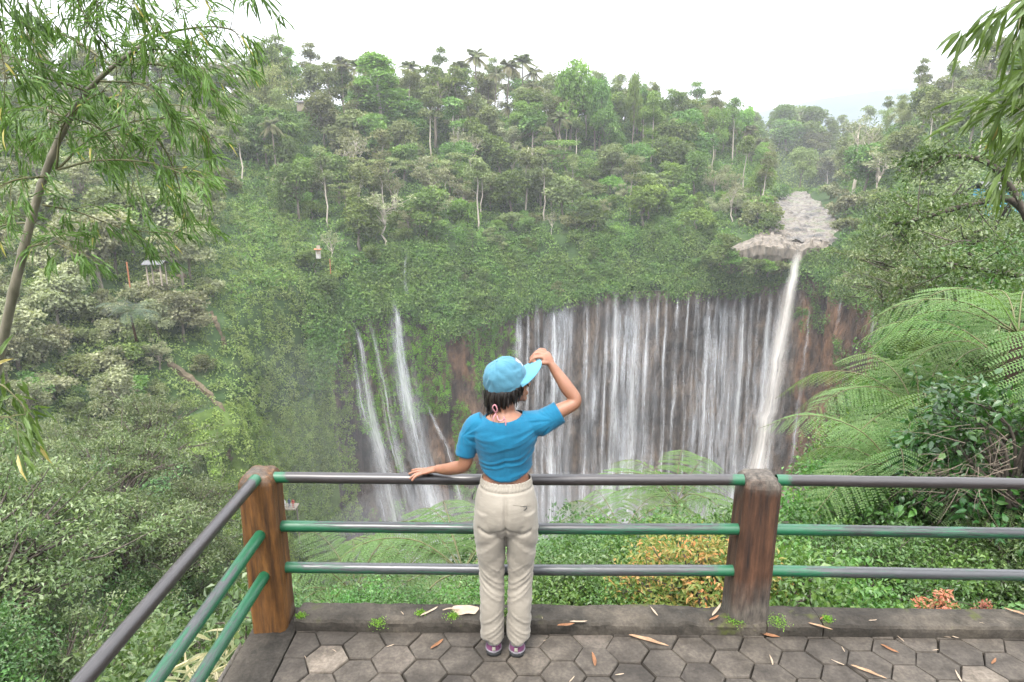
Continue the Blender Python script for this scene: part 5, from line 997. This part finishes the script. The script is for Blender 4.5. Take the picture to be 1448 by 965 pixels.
def back_at(x, zz): k = np.argmin((V[:, 0]-x)**2*4+(V[:, 2]-zz)**2*4+(V[:, 1]+.2)**2*.2); return V[k]
M['cord'] = simple('black_cord', (.01, .01, .01), (.03, .03, .03), 20, .5, .4)
c = back_at(.095, .868); b = MB(); th = np.linspace(math.pi, 2*math.pi, 12); b.add(*tube_vf(np.stack([c[0]+.014*np.cos(th), np.full(12, c[1]-.004), c[2]+.016*np.sin(th)], 1), .002, 6)); b.add(*tube_vf([c+np.array([-.016, -.003, .002]), c+np.array([.016, -.003, .004])], .0016, 6)); b.build('belt_loop', M['cord'], tro, True)
b = MB(); b.add(*tube_vf(cat_pts([(-.150, -.03, .905), (-.158, -.05, .892), (-.160, -.05, .872)], 8), .003, 6)); b.build('zip_pull', M['cord'], tro, True)
b = MB(); q = np.array([back_at(x, .882-.018*(x-.05)/.08)+np.array([0, -.0012, 0]) for x in np.linspace(.04, .135, 14)]); b.add(*tube_vf(q, .0013, 5)); M['seam'] = simple('beige_seam', (.13, .115, .09), (.17, .15, .12), 30, .8, .2); b.build('pocket_seam', M['seam'], tro, True)
# shirt
sh_ = [lo([(.003, .006, .90), (.003, .008, .98), (.003, .006, 1.06), (0, 0, 1.14), (0, -.004, 1.205), (0, -.008, 1.25), (-.002, -.004, 1.288), (-.004, 0, 1.315)], [(.125, .100), (.124, .096), (.131, .097), (.147, .106), (.160, .110), (.153, .094), (.108, .074), (.06, .06)], 30, (1, 0, 0)),
       lo([(-.10, 0, 1.252), (-.146, 0, 1.228), (-.183, -.003, 1.14), (-.197, -.005, 1.06)], [.058, .055, .0475, .0465], 22, n=20), lo([(.09, 0, 1.245), (.16, .004, 1.250), (.22, .018, 1.272), (.30, .038, 1.318)], [(.062), (.062), (.058), (.055)], 22, n=20)]
V, N, F = fuse(sh_, .005, 5); z = V[:, 2]; bk = np.clip(-V[:, 1]/.04, 0, 1)
drape = ridge(np.stack([(V[:, 0])*3.2, V[:, 1]*3, (z-.34*V[:, 0]-.9*(V[:, 0]-.02)**2)*30+1.5*fbm(V*6, 2, 2)], -1), 4)*.0036*np.clip((1.26-z)/.05, 0, 1)*np.clip((z-.95)/.05, .3, 1); radl = ridge(np.stack([np.arctan2(z-1.28, V[:, 0]-.24)*6.5, np.hypot(z-1.28, V[:, 0]-.24)*4, V[:, 1]*3], -1), 8)*.0055*np.exp(-(np.hypot(z-1.22, V[:, 0]-.14)/.09)**2)
radL = ridge(np.stack([np.arctan2(z-1.2, V[:, 0]+.2)*6, np.hypot(z-1.2, V[:, 0]+.2)*4, V[:, 1]*3], -1), 18)*.0045*np.exp(-(np.hypot(z-1.19, V[:, 0]+.14)/.07)**2); hemr = ridge(np.stack([V[:, 0]*14, V[:, 1]*6, z*9], -1), 23)*.003*np.exp(-((z-.97)/.04)**2); spine = -.006*np.exp(-((V[:, 0])/.018)**2)*bk*np.clip((1.22-z)/.1, 0, 1)
V = V+N*(drape+radl+radL+hemr+spine+.003*fbm(V*13, 3, 7)+.001)[:, None]
hem = lambda Q: Q[:, 2]-(.978+.058*np.minimum((Q[:, 0]/.135)**2, 1.3)+.1*np.clip(Q[:, 1], 0, .1))
dl = unit(np.array([-.012, 0, -.08])); dr = unit(np.array([.085, .02, .045]))
slL = lambda Q: np.where(Q[:, 0] < -.145, -((Q-np.array([-.2, 0, 1.088]))@dl), 1.0); slR = lambda Q: np.where(Q[:, 0] > .15, -((Q-np.array([.262, .03, 1.298]))@dr), 1.0)
nk = lambda Q: (np.sqrt(((Q[:, 0]+.012)/.102)**2+((Q[:, 1]+.015)/.105)**2+((Q[:, 2]-1.332)/.066)**2)-1)*.07
V, N, F = cut(V, N, F, [hem, slL, slR, nk], .005); skin_build('crop_top', V, F, M['shirt'], P_, .0025)
# cap
cc = hc+np.array([0, 0, .006]); nu, nv = 72, 26; u, v = np.meshgrid(np.linspace(0, 2*np.pi, nu, endpoint=False), np.linspace(-.24, 1, nv)); t = np.clip(v, 0, 1)*np.pi/2; r = np.cos(t)**.62; zz = np.where(v < 0, v*.10, .112*np.sin(t)**.95)
q = np.stack([.0885*np.cos(u)*r, .104*np.sin(u)*r-.004, zz], -1); seam = -.0035*np.exp(-(((u*3/np.pi) % 1-.5)/.035)**2)*(v < .97)*np.clip(v/.25, 0, 1); wrk = .0045*ridge(np.stack([np.cos(u)*3.2, np.sin(u)*3.2, zz*36+2*np.sin(u*2)], -1), 3)*np.clip((.85-v)/.5, 0, 1)*np.clip((v+.1)/.25, 0, 1)*1.3 + .0045*fbm(q*28, 3, 6)*np.clip((v+.2)/.2, 0, 1); q = q+unit(q)*(seam+wrk)[..., None]
q[0] *= np.array([.985, .985, 1]); i = np.arange(nv-1)[:, None]*nu; j = np.arange(nu)[None]; b = MB(); b.add(cc+q.reshape(-1, 3)@CR.T, np.stack([i+j, i+(j+1) % nu, i+nu+(j+1) % nu, i+nu+j], -1).reshape(-1, 4)); capo = b.build('cap', M['cap'], P_, True); s = capo.modifiers.new('thickness', 'SOLIDIFY'); s.thickness = .002; s.offset = -1
Cp = lambda p: cc+np.asarray(p, float)@CR.T
b = MB(); b.add(*ell(Cp((0, -.004, .113)), (.0075, .0075, .004), CR, 12, 8)); b.build('button', M['cap'], capo, True)
ns_, nl_ = 41, 14; s, l = np.meshgrid(np.linspace(-1, 1, ns_), np.linspace(0, 1, nl_)); a = np.pi/2+s*rad(66); ix = .0885*np.cos(a); iy = .104*np.sin(a)-.006; ln = .092*np.sqrt(np.clip(1-np.abs(s)**2.6, 0, 1)); g = np.stack([ix*(1+.12*l), iy+ln*l, -.012+.016*(1-s**2)-.008*l**2-.022*s**2*l+.014*l], -1)
b = MB(); b.add(Cp(g.reshape(-1, 3)), grid_faces(nl_, ns_)); br_ = b.build('brim', M['brim'], capo, True); s_m = br_.modifiers.new('thickness', 'SOLIDIFY'); s_m.thickness = .003; s_m.offset = 0
M['patch'] = cloth('pale_embroidery', (0.2028, 0.1716, 0.1716), (0.2964, 0.2496, 0.234), 90, .9, .5, 200); uu, vv = np.meshgrid(np.linspace(rad(62), rad(112), 12), np.linspace(.22, .52, 10)); t = vv*np.pi/2; r = np.cos(t)**.62; g = np.stack([.0885*np.cos(uu)*r, .104*np.sin(uu)*r-.004, .112*np.sin(t)**.95], -1); g = g+unit(g)*.0045; b = MB(); b.add(Cp(g.reshape(-1, 3)), grid_faces(10, 12)); b.build('embroidered_patch', M['patch'], capo, True)
# hair: a bob under the cap, hanging in locks
hb = MB(); hb.add(*ell(H((0, -.028, -.030)), (.071, .064, .070), HR, 26, 16)); 
for k in range(340):
    a = rng.uniform(rad(150), rad(395)) if k < 280 else rng.choice([rng.uniform(rad(20), rad(45)), rng.uniform(rad(138), rad(160))]); rr_ = rng.uniform(.86, 1.05); top = H((.074*math.cos(a)*rr_, .088*math.sin(a)*rr_-.006, .005)); back = max(0, -math.sin(a)); ln = (.108+.05*rng.random())*(.72+.28*back) if k < 280 else .06+.02*rng.random(); out_ = HR@np.array([math.cos(a), math.sin(a), 0]); fl = rng.normal()*.013
    p = cat_pts([top, top+out_*(.012+.006*rng.random())+np.array([0, 0, -ln*.45]), top+out_*(-.004+fl)+np.array([rng.normal()*.006, rng.normal()*.006, -ln])], 9); hb.add(*tube_vf(p, np.stack([np.array([.005, .0065, .007, .0068, .006, .005, .004, .0025, .0006]), np.full(9, .0022)*np.linspace(1, .3, 9)], 1), 6, tuple(np.cross(out_, (0, 0, 1)))))
hb.build('hair', M['hair'], P_, True)
M['pink'] = simple('pink_cord', (0.2964, 0.117, 0.1326), (0.3588, 0.1716, 0.1872), 60, .7, .3); b = MB(); kz = np.array([-.040, -.079, 1.330])
for pp in ([kz, kz+np.array([-.016, -.010, .030]), kz+np.array([-.004, -.012, .045]), kz+np.array([.006, -.010, .022]), kz], [kz, kz+np.array([-.012, -.012, -.018]), kz+np.array([-.012, -.012, -.036])], [kz+np.array([.004, 0, -.012]), kz+np.array([.012, -.012, -.030]), kz+np.array([.028, -.013, -.032]), kz+np.array([.040, -.012, -.020])], [kz+np.array([.036, -.01, -.014]), kz+np.array([.044, -.012, -.035]), kz+np.array([.046, -.013, -.056])]): b.add(*tube_vf(cat_pts(pp, 16), .0034, 7))
b.build('halter_tie', M['pink'], P_, True)
# sunglasses and eyes
M['glass'] = simple('dark_lens', (.01, .01, .012), (.02, .02, .022), 5, .08, .6, bump=False); M['eye'] = simple('eye_white', (.7, .68, .65), (.75, .72, .7), 5, .2, .5, bump=False); b = MB()
for sx in (-1, 1): b.add(*tube_vf([H((sx*.031, .090, -.012)), H((sx*.031, .093, -.012))], np.array([(.024, .020), (.024, .020)]), 18, tuple(HR[:, 0]))); b.add(*tube_vf([H((sx*.054, .088, -.004)), H((sx*.074, .01, -.010))], .0018, 6))
b.add(*tube_vf([H((-.010, .094, -.006)), H((.010, .094, -.006))], .0016, 6)); b.build('glasses', M['glass'], P_, True); b = MB()
for sx in (-1, 1): b.add(*ell(H((sx*.030, .070, -.012)), (.011, .011, .011), HR, 12, 8))
b.build('eyes', M['eye'], P_, True); b = MB(); b.add(*ell(H((.075, -.004, -.066)), (.004, .004, .006), HR, 10, 8)); M['stud'] = simple('silver_stud', (.6, .6, .6), (.7, .7, .7), 5, .2, .6, bump=False); b.build('earring', M['stud'], P_, True)
# trail sandals
M['sole'] = simple('dark_rubber', (0.0094, 0.0101, 0.0101), (0.0234, 0.0234, 0.0234), 40, .8, .3); M['plum'] = cloth('plum_fabric', (0.078, 0.0218, 0.0546), (0.1131, 0.0351, 0.0819), 30, .8, .3); M['strap'] = simple('pale_strap', (0.1716, 0.1638, 0.1248), (0.234, 0.2262, 0.1794), 40, .7, .3); M['greyf'] = simple('grey_strap', (0.1092, 0.1014, 0.1092), (0.1872, 0.1716, 0.1872), 40, .7, .3)
for sx, x0, y0, rz in ((-1, -.058, -.092, .06), (1, .056, -.098, -.10)):
    Rz = rotz(rz); T = lambda p: np.array([x0, y0, 0])+np.asarray(p, float)@Rz.T
    g = [(.0, .0, 0), (.030, .008, 0), (.034, .05, 0), (.036, .10, 0), (.041, .15, 0), (.036, .185, 0), (.016, .203, 0)]
    prof_y = np.linspace(0, .203, 18); wdt = np.interp(prof_y, [0, .006, .03, .10, .15, .185, .203], [.016, .031, .039, .039, .046, .040, .014]); ring = np.concatenate([np.stack([wdt, prof_y], 1), np.stack([-wdt, prof_y], 1)[::-1]]); n = len(ring); b = MB()
    lv = [(.0, .94), (.004, 1.0), (.016, 1.02), (.026, .98)]; V_ = np.concatenate([np.concatenate([(ring-[0, .1])*k+[0, .1], np.full((n, 1), h_)], 1) for h_, k in lv]); jj = np.arange(n); fl = [np.stack([q_*n+jj, q_*n+(jj+1) % n, (q_+1)*n+(jj+1) % n, (q_+1)*n+jj], 1) for q_ in range(3)]+[jj[::-1][None], (3*n+jj)[None]]; b.add(T(V_), fl); sandal = b.build('sandal', M['sole'], P_, True)
    def cuff(y1, z0, z1, m, name, wx=.041, yoff=0, a0=-30, a1=210, grow=.0, nz=5):
        aa = np.radians(np.linspace(a0, a1, 26))+math.pi; zz = np.linspace(z0, z1, nz); A_, Z_ = np.meshgrid(aa, zz); k = 1-.25*((Z_-.03)/.07).clip(0, 1); G_ = np.stack([(wx+grow)*k*np.cos(A_), .046-(-np.sin(A_))*0+(y1+grow)*np.sin(A_)*k+yoff, Z_], -1); bb = MB(); bb.add(T(G_.reshape(-1, 3)), grid_faces(nz, 26)); o = bb.build(name, m, sandal, True); sd = o.modifiers.new('thickness', 'SOLIDIFY'); sd.thickness = .004; return o
    cuff(.044, .024, .062, M['plum'], 'heel_cup'); cuff(.043, .060, .072, M['greyf'], 'heel_strap', grow=.001); cuff(.044, .066, .073, M['strap'], 'ankle_strap', grow=.0025, a0=40, a1=140); cuff(.046, .038, .058, M['strap'], 'heel_tab', grow=.003, a0=78, a1=102); cuff(.042, .078, .094, M['strap'], 'pull_loop', grow=.001, a0=76, a1=104); cuff(.044, .024, .033, M['greyf'], 'heel_band', grow=.0022)
    b = MB(); b.add(*ell(T((0, .15, .035)), (.037, .05, .028), Rz)); b.build('toe_cap', M['plum'], sandal, True)
# ------------------------------------------------------------------ small things
# dry leaves on the paving and the kerb
M['dryleaf'] = simple('dry_leaf', (.15, .085, .05), (.27, .18, .11), 25, .8, .2); M['tanleaf'] = simple('pale_dry_leaf', (.20, .15, .105), (.32, .26, .195), 18, .8, .2); M['brownleaf'] = simple('brown_dry_leaf', (.10, .045, .022), (.20, .10, .05), 22, .8, .2)
def dry_leaf(L, W, curl, seed):
    n, s = 14, 5; t = np.linspace(0, 1, n); u = np.linspace(-1, 1, s); w = W*np.sin(np.pi*t**.8)**.7*.5+.0006; T_, U_ = np.meshgrid(t, u, indexing='ij'); x = (T_-.5)*L; y = U_*w[:, None]+.12*L*np.sin(T_*2.4+seed)*.4; zz = .002+curl*L*(T_-.5)**2+np.abs(U_)**1.5*w[:, None]*.55+.003*fbm(np.stack([T_*4, U_*2, T_*0+seed], -1), 2, seed)
    b = MB(); b.add(np.stack([x, y, zz], -1), grid_faces(n, s)); return b
LV = [(dry_leaf(.17, .019, .12, 1).mesh('dry_leaf_blade', M['dryleaf'], True)), (dry_leaf(.12, .014, .2, 2).mesh('dry_leaf_blade', M['tanleaf'], True)), (dry_leaf(.14, .026, .15, 3).mesh('dry_leaf_blade', M['brownleaf'], True)), (dry_leaf(.07, .008, .1, 4).mesh('dry_leaf_blade', M['tanleaf'], True))]
def leaf_on(px, py, zz, v, rz, sc, label, group=None):
    d = _F+((px-724)/FPX)*_R+((482.5-py)/FPX)*_U; p = _C+d*((zz-CAMH)/d[2]); o = link('dry_leaf', LV[v], None, tuple(p)); o.rotation_euler = (0, 0, rz); o.scale = (sc,)*3; return tag(o, label, 'dry leaf', group)
leaf_on(917, 908, .004, 0, -.35, 1.25, 'long curled tan bamboo leaf on the pavers halfway between the woman and the right post'); leaf_on(1013, 864, .066, 1, 1.05, 1.1, 'pale dry leaf propped on the kerb beside the left foot of the right post'); leaf_on(1085, 898, .004, 2, -.3, .9, 'brown dry leaf on the pavers under the right post'); leaf_on(1345, 900, .004, 1, -.5, .6, 'small pale leaf on the pavers by the right part of the kerb')
leaf_on(607, 866, .068, 1, .85, 1.0, 'thin dry leaf standing out on the kerb left of the woman'); leaf_on(1258, 918, .004, 2, -.75, .65, 'small brown leaf lying alone on a paver at the right'); leaf_on(1228, 952, .004, 0, -.55, .95, 'long pale stalk-like leaf near the bottom edge right of centre'); leaf_on(1355, 957, .004, 1, 1.45, .7, 'pale leaf pointing to the camera near the bottom right'); leaf_on(800, 884, .066, 2, .25, .7, 'reddish brown leaf on the kerb edge just right of the woman'); leaf_on(818, 880, .068, 1, .15, .8, 'pale split leaf on the kerb right of the woman'); leaf_on(1440, 868, .066, 0, -.6, .8, 'long leaf on the kerb at the right edge of the view'); leaf_on(1160, 887, .066, 0, -.4, .7, 'tan leaf on the kerb slab right of the right post'); leaf_on(1090, 934, .004, 3, 1.4, 1.1, 'short light leaf scrap below the right post')
for i in range(22):
    px = rng.uniform(430, 1440); py = rng.uniform(900, 962) if i % 3 else rng.uniform(862, 884); leaf_on(px, py, .004 if i % 3 else .068, (3, 3, 1, 2)[i % 4], rng.uniform(0, 3.1), rng.uniform(.3, .75), 'small scattered dry leaf scrap on the paving or kerb', 'scattered dry leaf scraps')
b = MB(); th = np.linspace(0, 2*np.pi, 26, endpoint=False); rr_ = .062*(1+.25*np.cos(th-2.6))*(1+.08*np.sin(5*th)); ring = np.stack([rr_*np.cos(th)*1.15, rr_*np.sin(th)*.72, .006+.006*np.sin(3*th)], 1); V = np.concatenate([ring, ring*.55+np.array([0, 0, .005]), [[0, 0, .003]]]); j = np.arange(26); b.add(V, [np.stack([j, (j+1) % 26, 26+(j+1) % 26, 26+j], 1), np.stack([26+j, 26+(j+1) % 26, np.full(26, 52)], 1)]); b.add(*tube_vf(cat_pts([(-.05, .0, .008), (-.10, .006, .012), (-.14, -.004, .008)], 8), np.linspace(.006, .003, 8), 6))
o = b.build('dry_leaf', M['tanleaf'], None, True); d = pt(662, 876, 3.29); o.location = (d[0], d[1], .066); tag(o, 'broad round pale dry leaf on the kerb left of the woman\'s feet', 'dry leaf')
# moss tufts on the kerb
ms = MB()
for px, py, r in ((1040, 878, .05), (1100, 880, .06), (640, 872, .04), (535, 882, .05), (595, 868, .03), (425, 872, .03), (1170, 876, .03), (720, 868, .04)):
    d = _F+((px-724)/FPX)*_R+((482.5-py)/FPX)*_U; p = _C+d*((.064-CAMH)/d[2]); n = 260; q = p+np.concatenate([rng.normal(size=(n, 2))*r*.45, .012*rng.random((n, 1))], 1); leaves(ms, q, rdir(n)+np.array([0, 0, .5]), rdir(n)+np.array([0, 0, .4]), .008*(.5+rng.random(n)), .005)
tag(ms.build('moss_tufts', M['moss']), kind='stuff')
# path and steps on the left slope
M['path'] = simple('trodden_earth', (.06, .047, .030), (.13, .105, .07), 1.5, .95, .1, bstr=.5, bdist=.1)
def ribbon(name, pix, w, m, lift=.7):
    P = []
    for px, py in cat_pts([(a, b, 0) for a, b in pix], 40)[:, :2]:
        c = oncliff(px, py); g = onbank(px, py); e = c if abs(proj(c)[1]-py) < abs(proj(g)[1]-py) else g; P.append(pt(px, py, e[1]-lift))
    P = np.array(P)
    w = w*(.55+.5*np.abs(fbm(np.stack([P[:, 0]*.5, P[:, 2]*.5, P[:, 0]*0], -1), 3, 9))+.25*rng.random(40))[:, None]
    for _ in range(5): P[1:-1, 1] = .25*P[:-2, 1]+.5*P[1:-1, 1]+.25*P[2:, 1]
    T = unit(np.gradient(P, axis=0)); S = unit(np.cross(T, [0, -.75, .66])); b = MB(); b.add(np.stack([P-S*w, P+S*w, P+S*w-np.array([0, 0, 1.2]), P-S*w-np.array([0, 0, 1.2])], 1), np.concatenate([np.stack([np.arange(39)*4+k, np.arange(39)*4+(k+1) % 4, np.arange(39)*4+4+(k+1) % 4, np.arange(39)*4+4+k], 1) for k in range(4)])); return b.build(name, m)
tag(ribbon('path', [(238, 512), (272, 535), (296, 556), (318, 588), (308, 606), (303, 622), (325, 640), (348, 660), (372, 690), (398, 712)], .34, M['path'], .9), kind='structure')
tag(ribbon('slope_scar', [(298, 440), (306, 458), (314, 478), (318, 488)], .38, M['path'], .5), kind='structure'); tag(ribbon('slope_scar', [(215, 383), (240, 388), (262, 392)], .6, M['path'], .9), kind='structure');
M['wood'] = simple('grey_timber', (.16, .13, .10), (.30, .26, .21), 3, .9, .2, (1, 1, .2)); M['tin'] = simple('grey_roof_sheet', (.07, .07, .07), (.12, .12, .12), 2, .95, .1, (8, 1, 1)); M['bluew'] = simple('blue_wall', (.05, .22, .33), (.08, .28, .40), 2, .8, .2); M['orangep'] = simple('orange_paint', (.22, .085, .04), (.30, .13, .06), 3, .7, .3); M['whitew'] = simple('pale_wall', (.25, .24, .22), (.34, .33, .31), 2, .8, .2)
def bx(b, c, s): V, F = None, None; o = box_mb(np.array(c)-np.array(s)/2, np.array(c)+np.array(s)/2); b.add(o.V[0], o.F[4][0])
def box_mb(lo_, hi):
    lo_, hi = np.array(lo_, float), np.array(hi, float); V = np.array([[(lo_, hi)[a][0], (lo_, hi)[b][1], (lo_, hi)[c][2]] for a in (0, 1) for b in (0, 1) for c in (0, 1)])
    b = MB(); b.add(V, np.array([(0, 1, 3, 2), (4, 6, 7, 5), (0, 4, 5, 1), (2, 3, 7, 6), (0, 2, 6, 4), (1, 5, 7, 3)])); return b
def hut(name, label, px, py, D, w, h, wall, roof, open_=False):
    c = pt(px, py, D); r = thing(name, label, 'hut', tuple(c)); b = MB()
    if not open_: bx(b, (0, 0, h/2-.6), (w, w*.7, h+1.2)); b.build('wall', wall, r)
    else:
        for sx in (-1, 1):
            for sy in (-1, 1): p = MB(); bx(p, (sx*w*.42, sy*w*.3, h/2-.6), (.16, .16, h+1.2)); p.build('post', wall, r)
    q = MB(); ov = .35; q.add(np.array([(-w/2-ov, -w*.35-ov, h), (w/2+ov, -w*.35-ov, h), (w/2+ov, 0, h+w*.2), (-w/2-ov, 0, h+w*.2), (-w/2-ov, w*.35+ov, h), (w/2+ov, w*.35+ov, h)]), np.array([(0, 1, 2, 3), (3, 2, 5, 4)])); o = q.build('roof', roof, r); s = o.modifiers.new('thickness', 'SOLIDIFY'); s.thickness = .08
    if not open_: d = MB(); bx(d, (w*.2, -w*.35-.03, .75), (.8, .06, 1.9)); d.build('door', M['wood'], r)
    return r
hut('hut', 'small blue walled hut with grey sheet roof among the trees at the right', 1412, 284, 62, 3.2, 1.0, M['bluew'], M['tin']); hut('hut', 'little pale roofed hut half hidden high on the left ridge', 428, 152, 225, 3.0, 1.4, M['wood'], M['tin']); hut('shelter', 'open timber shelter on a ledge of the left slope', 222, 392, 100, 2.4, 2.0, M['wood'], M['tin'], True); hut('hut', 'tiny white and orange hut on the green spur above the left falls', 450, 358, 150, .9, .8, M['whitew'], M['orangep'])
c = pt(182, 392, 98); b = MB(); b.add(*tube_vf([c-np.array([0, 0, 1.5]), c+np.array([0, 0, 2.2])], .1, 8)); tag(b.build('marker_post', M['orangep']), 'orange painted post standing beside the open timber shelter', 'post'); c = pt(467, 378, 148); b = MB(); b.add(*tube_vf([c-np.array([0, 0, 1.5]), c+np.array([0, 0, 1.8])], .1, 8)); tag(b.build('marker_post', M['orangep']), 'orange post on the green spur right of the tiny white hut', 'post')
# far lookout with visitors
c = pt(404, 716, 112); r = thing('viewing_platform', 'small railed lookout deck far below beside the left post', 'platform', tuple(c)); b = MB(); bx(b, (0, 0, -.1), (4.2, 2.4, .2)); b.build('deck', M['wood'], r)
for sx in (-2, -1, 0, 1, 2): p = MB(); bx(p, (sx, -1.15, .5), (.09, .09, 1.0)); p.build('post', M['whitew'], r)
for z_ in (.55, 1.0): p = MB(); bx(p, (0, -1.15, z_), (4.2, .06, .07)); p.build('rail', M['whitew'], r)
for sx in (-1.8, 1.8): p = MB(); bx(p, (sx, .6, -4), (.2, .2, 8)); p.build('support', M['wood'], r)
tops = [('white', (.7, .7, .68)), ('pale grey', (.45, .45, .46)), ('white', (.66, .66, .64)), ('dark blue', (.04, .06, .14)), ('red', (.4, .06, .05))]
for i, (nm, col) in enumerate(tops):
    m, nt, out = mat('visitor_clothes_'+nm.replace(' ', '_')); n = noise(nt, 6, 3); principled(nt, out, ramp(nt, n, [(.3, tuple(.8*x for x in col)), (.7, col)]), .9, .1); x = -1.6+.8*i
    Vb, Nb, Fb = fuse([lo([(0, 0, .8), (0, 0, 1.1), (0, 0, 1.35), (0, 0, 1.42)], [(.17, .11), (.15, .10), (.20, .11), (.08, .07)], 10, (1, 0, 0)), lo([(-.1, 0, .9), (-.09, .02, .5), (-.09, 0, 0)], [.09, .07, .05], 8), lo([(.1, 0, .9), (.09, .02, .5), (.09, 0, 0)], [.09, .07, .05], 8), lo([(-.2, 0, 1.36), (-.26, -.05, 1.1), (-.2, -.3, 1.0)], [.055, .05, .04], 8), lo([(.2, 0, 1.36), (.26, -.05, 1.1), (.2, -.3, 1.0)], [.055, .05, .04], 8), ell((0, 0, 1.58), (.085, .1, .12), None, 10, 8)], .03, 1)
    pr = skin_build('person', Vb, Fb, m, None); pr.location = tuple(c+np.array([x, -.55+.25*(i % 2), 0])); tag(pr, f'distant visitor in {nm} top standing {("at the left end", "", "in the middle")[i]} of the far lookout' if nm == 'white' else f'distant visitor in {nm} top on the far lookout', 'person')
# ------------------------------------------------------------------ air
def vol(name, col, dens, parent=None):
    m, nt, out = mat(name); v = nd(nt, 'ShaderNodeVolumePrincipled'); v.inputs['Color'].default_value = (*col, 1); v.inputs['Density'].default_value = dens; v.inputs['Anisotropy'].default_value = 0.0
    nt.links.new(v.outputs[0], out.inputs['Volume']); return m
def box_mb(lo, hi):
    lo, hi = np.array(lo, float), np.array(hi, float); V = np.array([[(lo, hi)[a][0], (lo, hi)[b][1], (lo, hi)[c][2]] for a in (0, 1) for b in (0, 1) for c in (0, 1)])
    b = MB(); b.add(V, np.array([(0, 1, 3, 2), (4, 6, 7, 5), (0, 4, 5, 1), (2, 3, 7, 6), (0, 2, 6, 4), (1, 5, 7, 3)])); return b
tag(box_mb((-2410, -510, -128), (2410, 3010, 310)).build('haze', vol('haze_air', (.95, .97, 1.0), HAZE)), kind='stuff')

for px, py, D, r, dn in ((800, 800, 158, (54, 13, 26), .009), (1060, 775, 160, (26, 11, 22), .006), (590, 850, 132, (26, 12, 28), .009), (430, 640, 116, (16, 10, 22), .0015)):
    V_, F_ = ell(pt(px, py, D), r, None, 24, 14); b = MB(); b.add(V_, F_); tag(b.build('mist', vol('spray_mist', (.97, .98, 1), dn), None, True), kind='stuff')
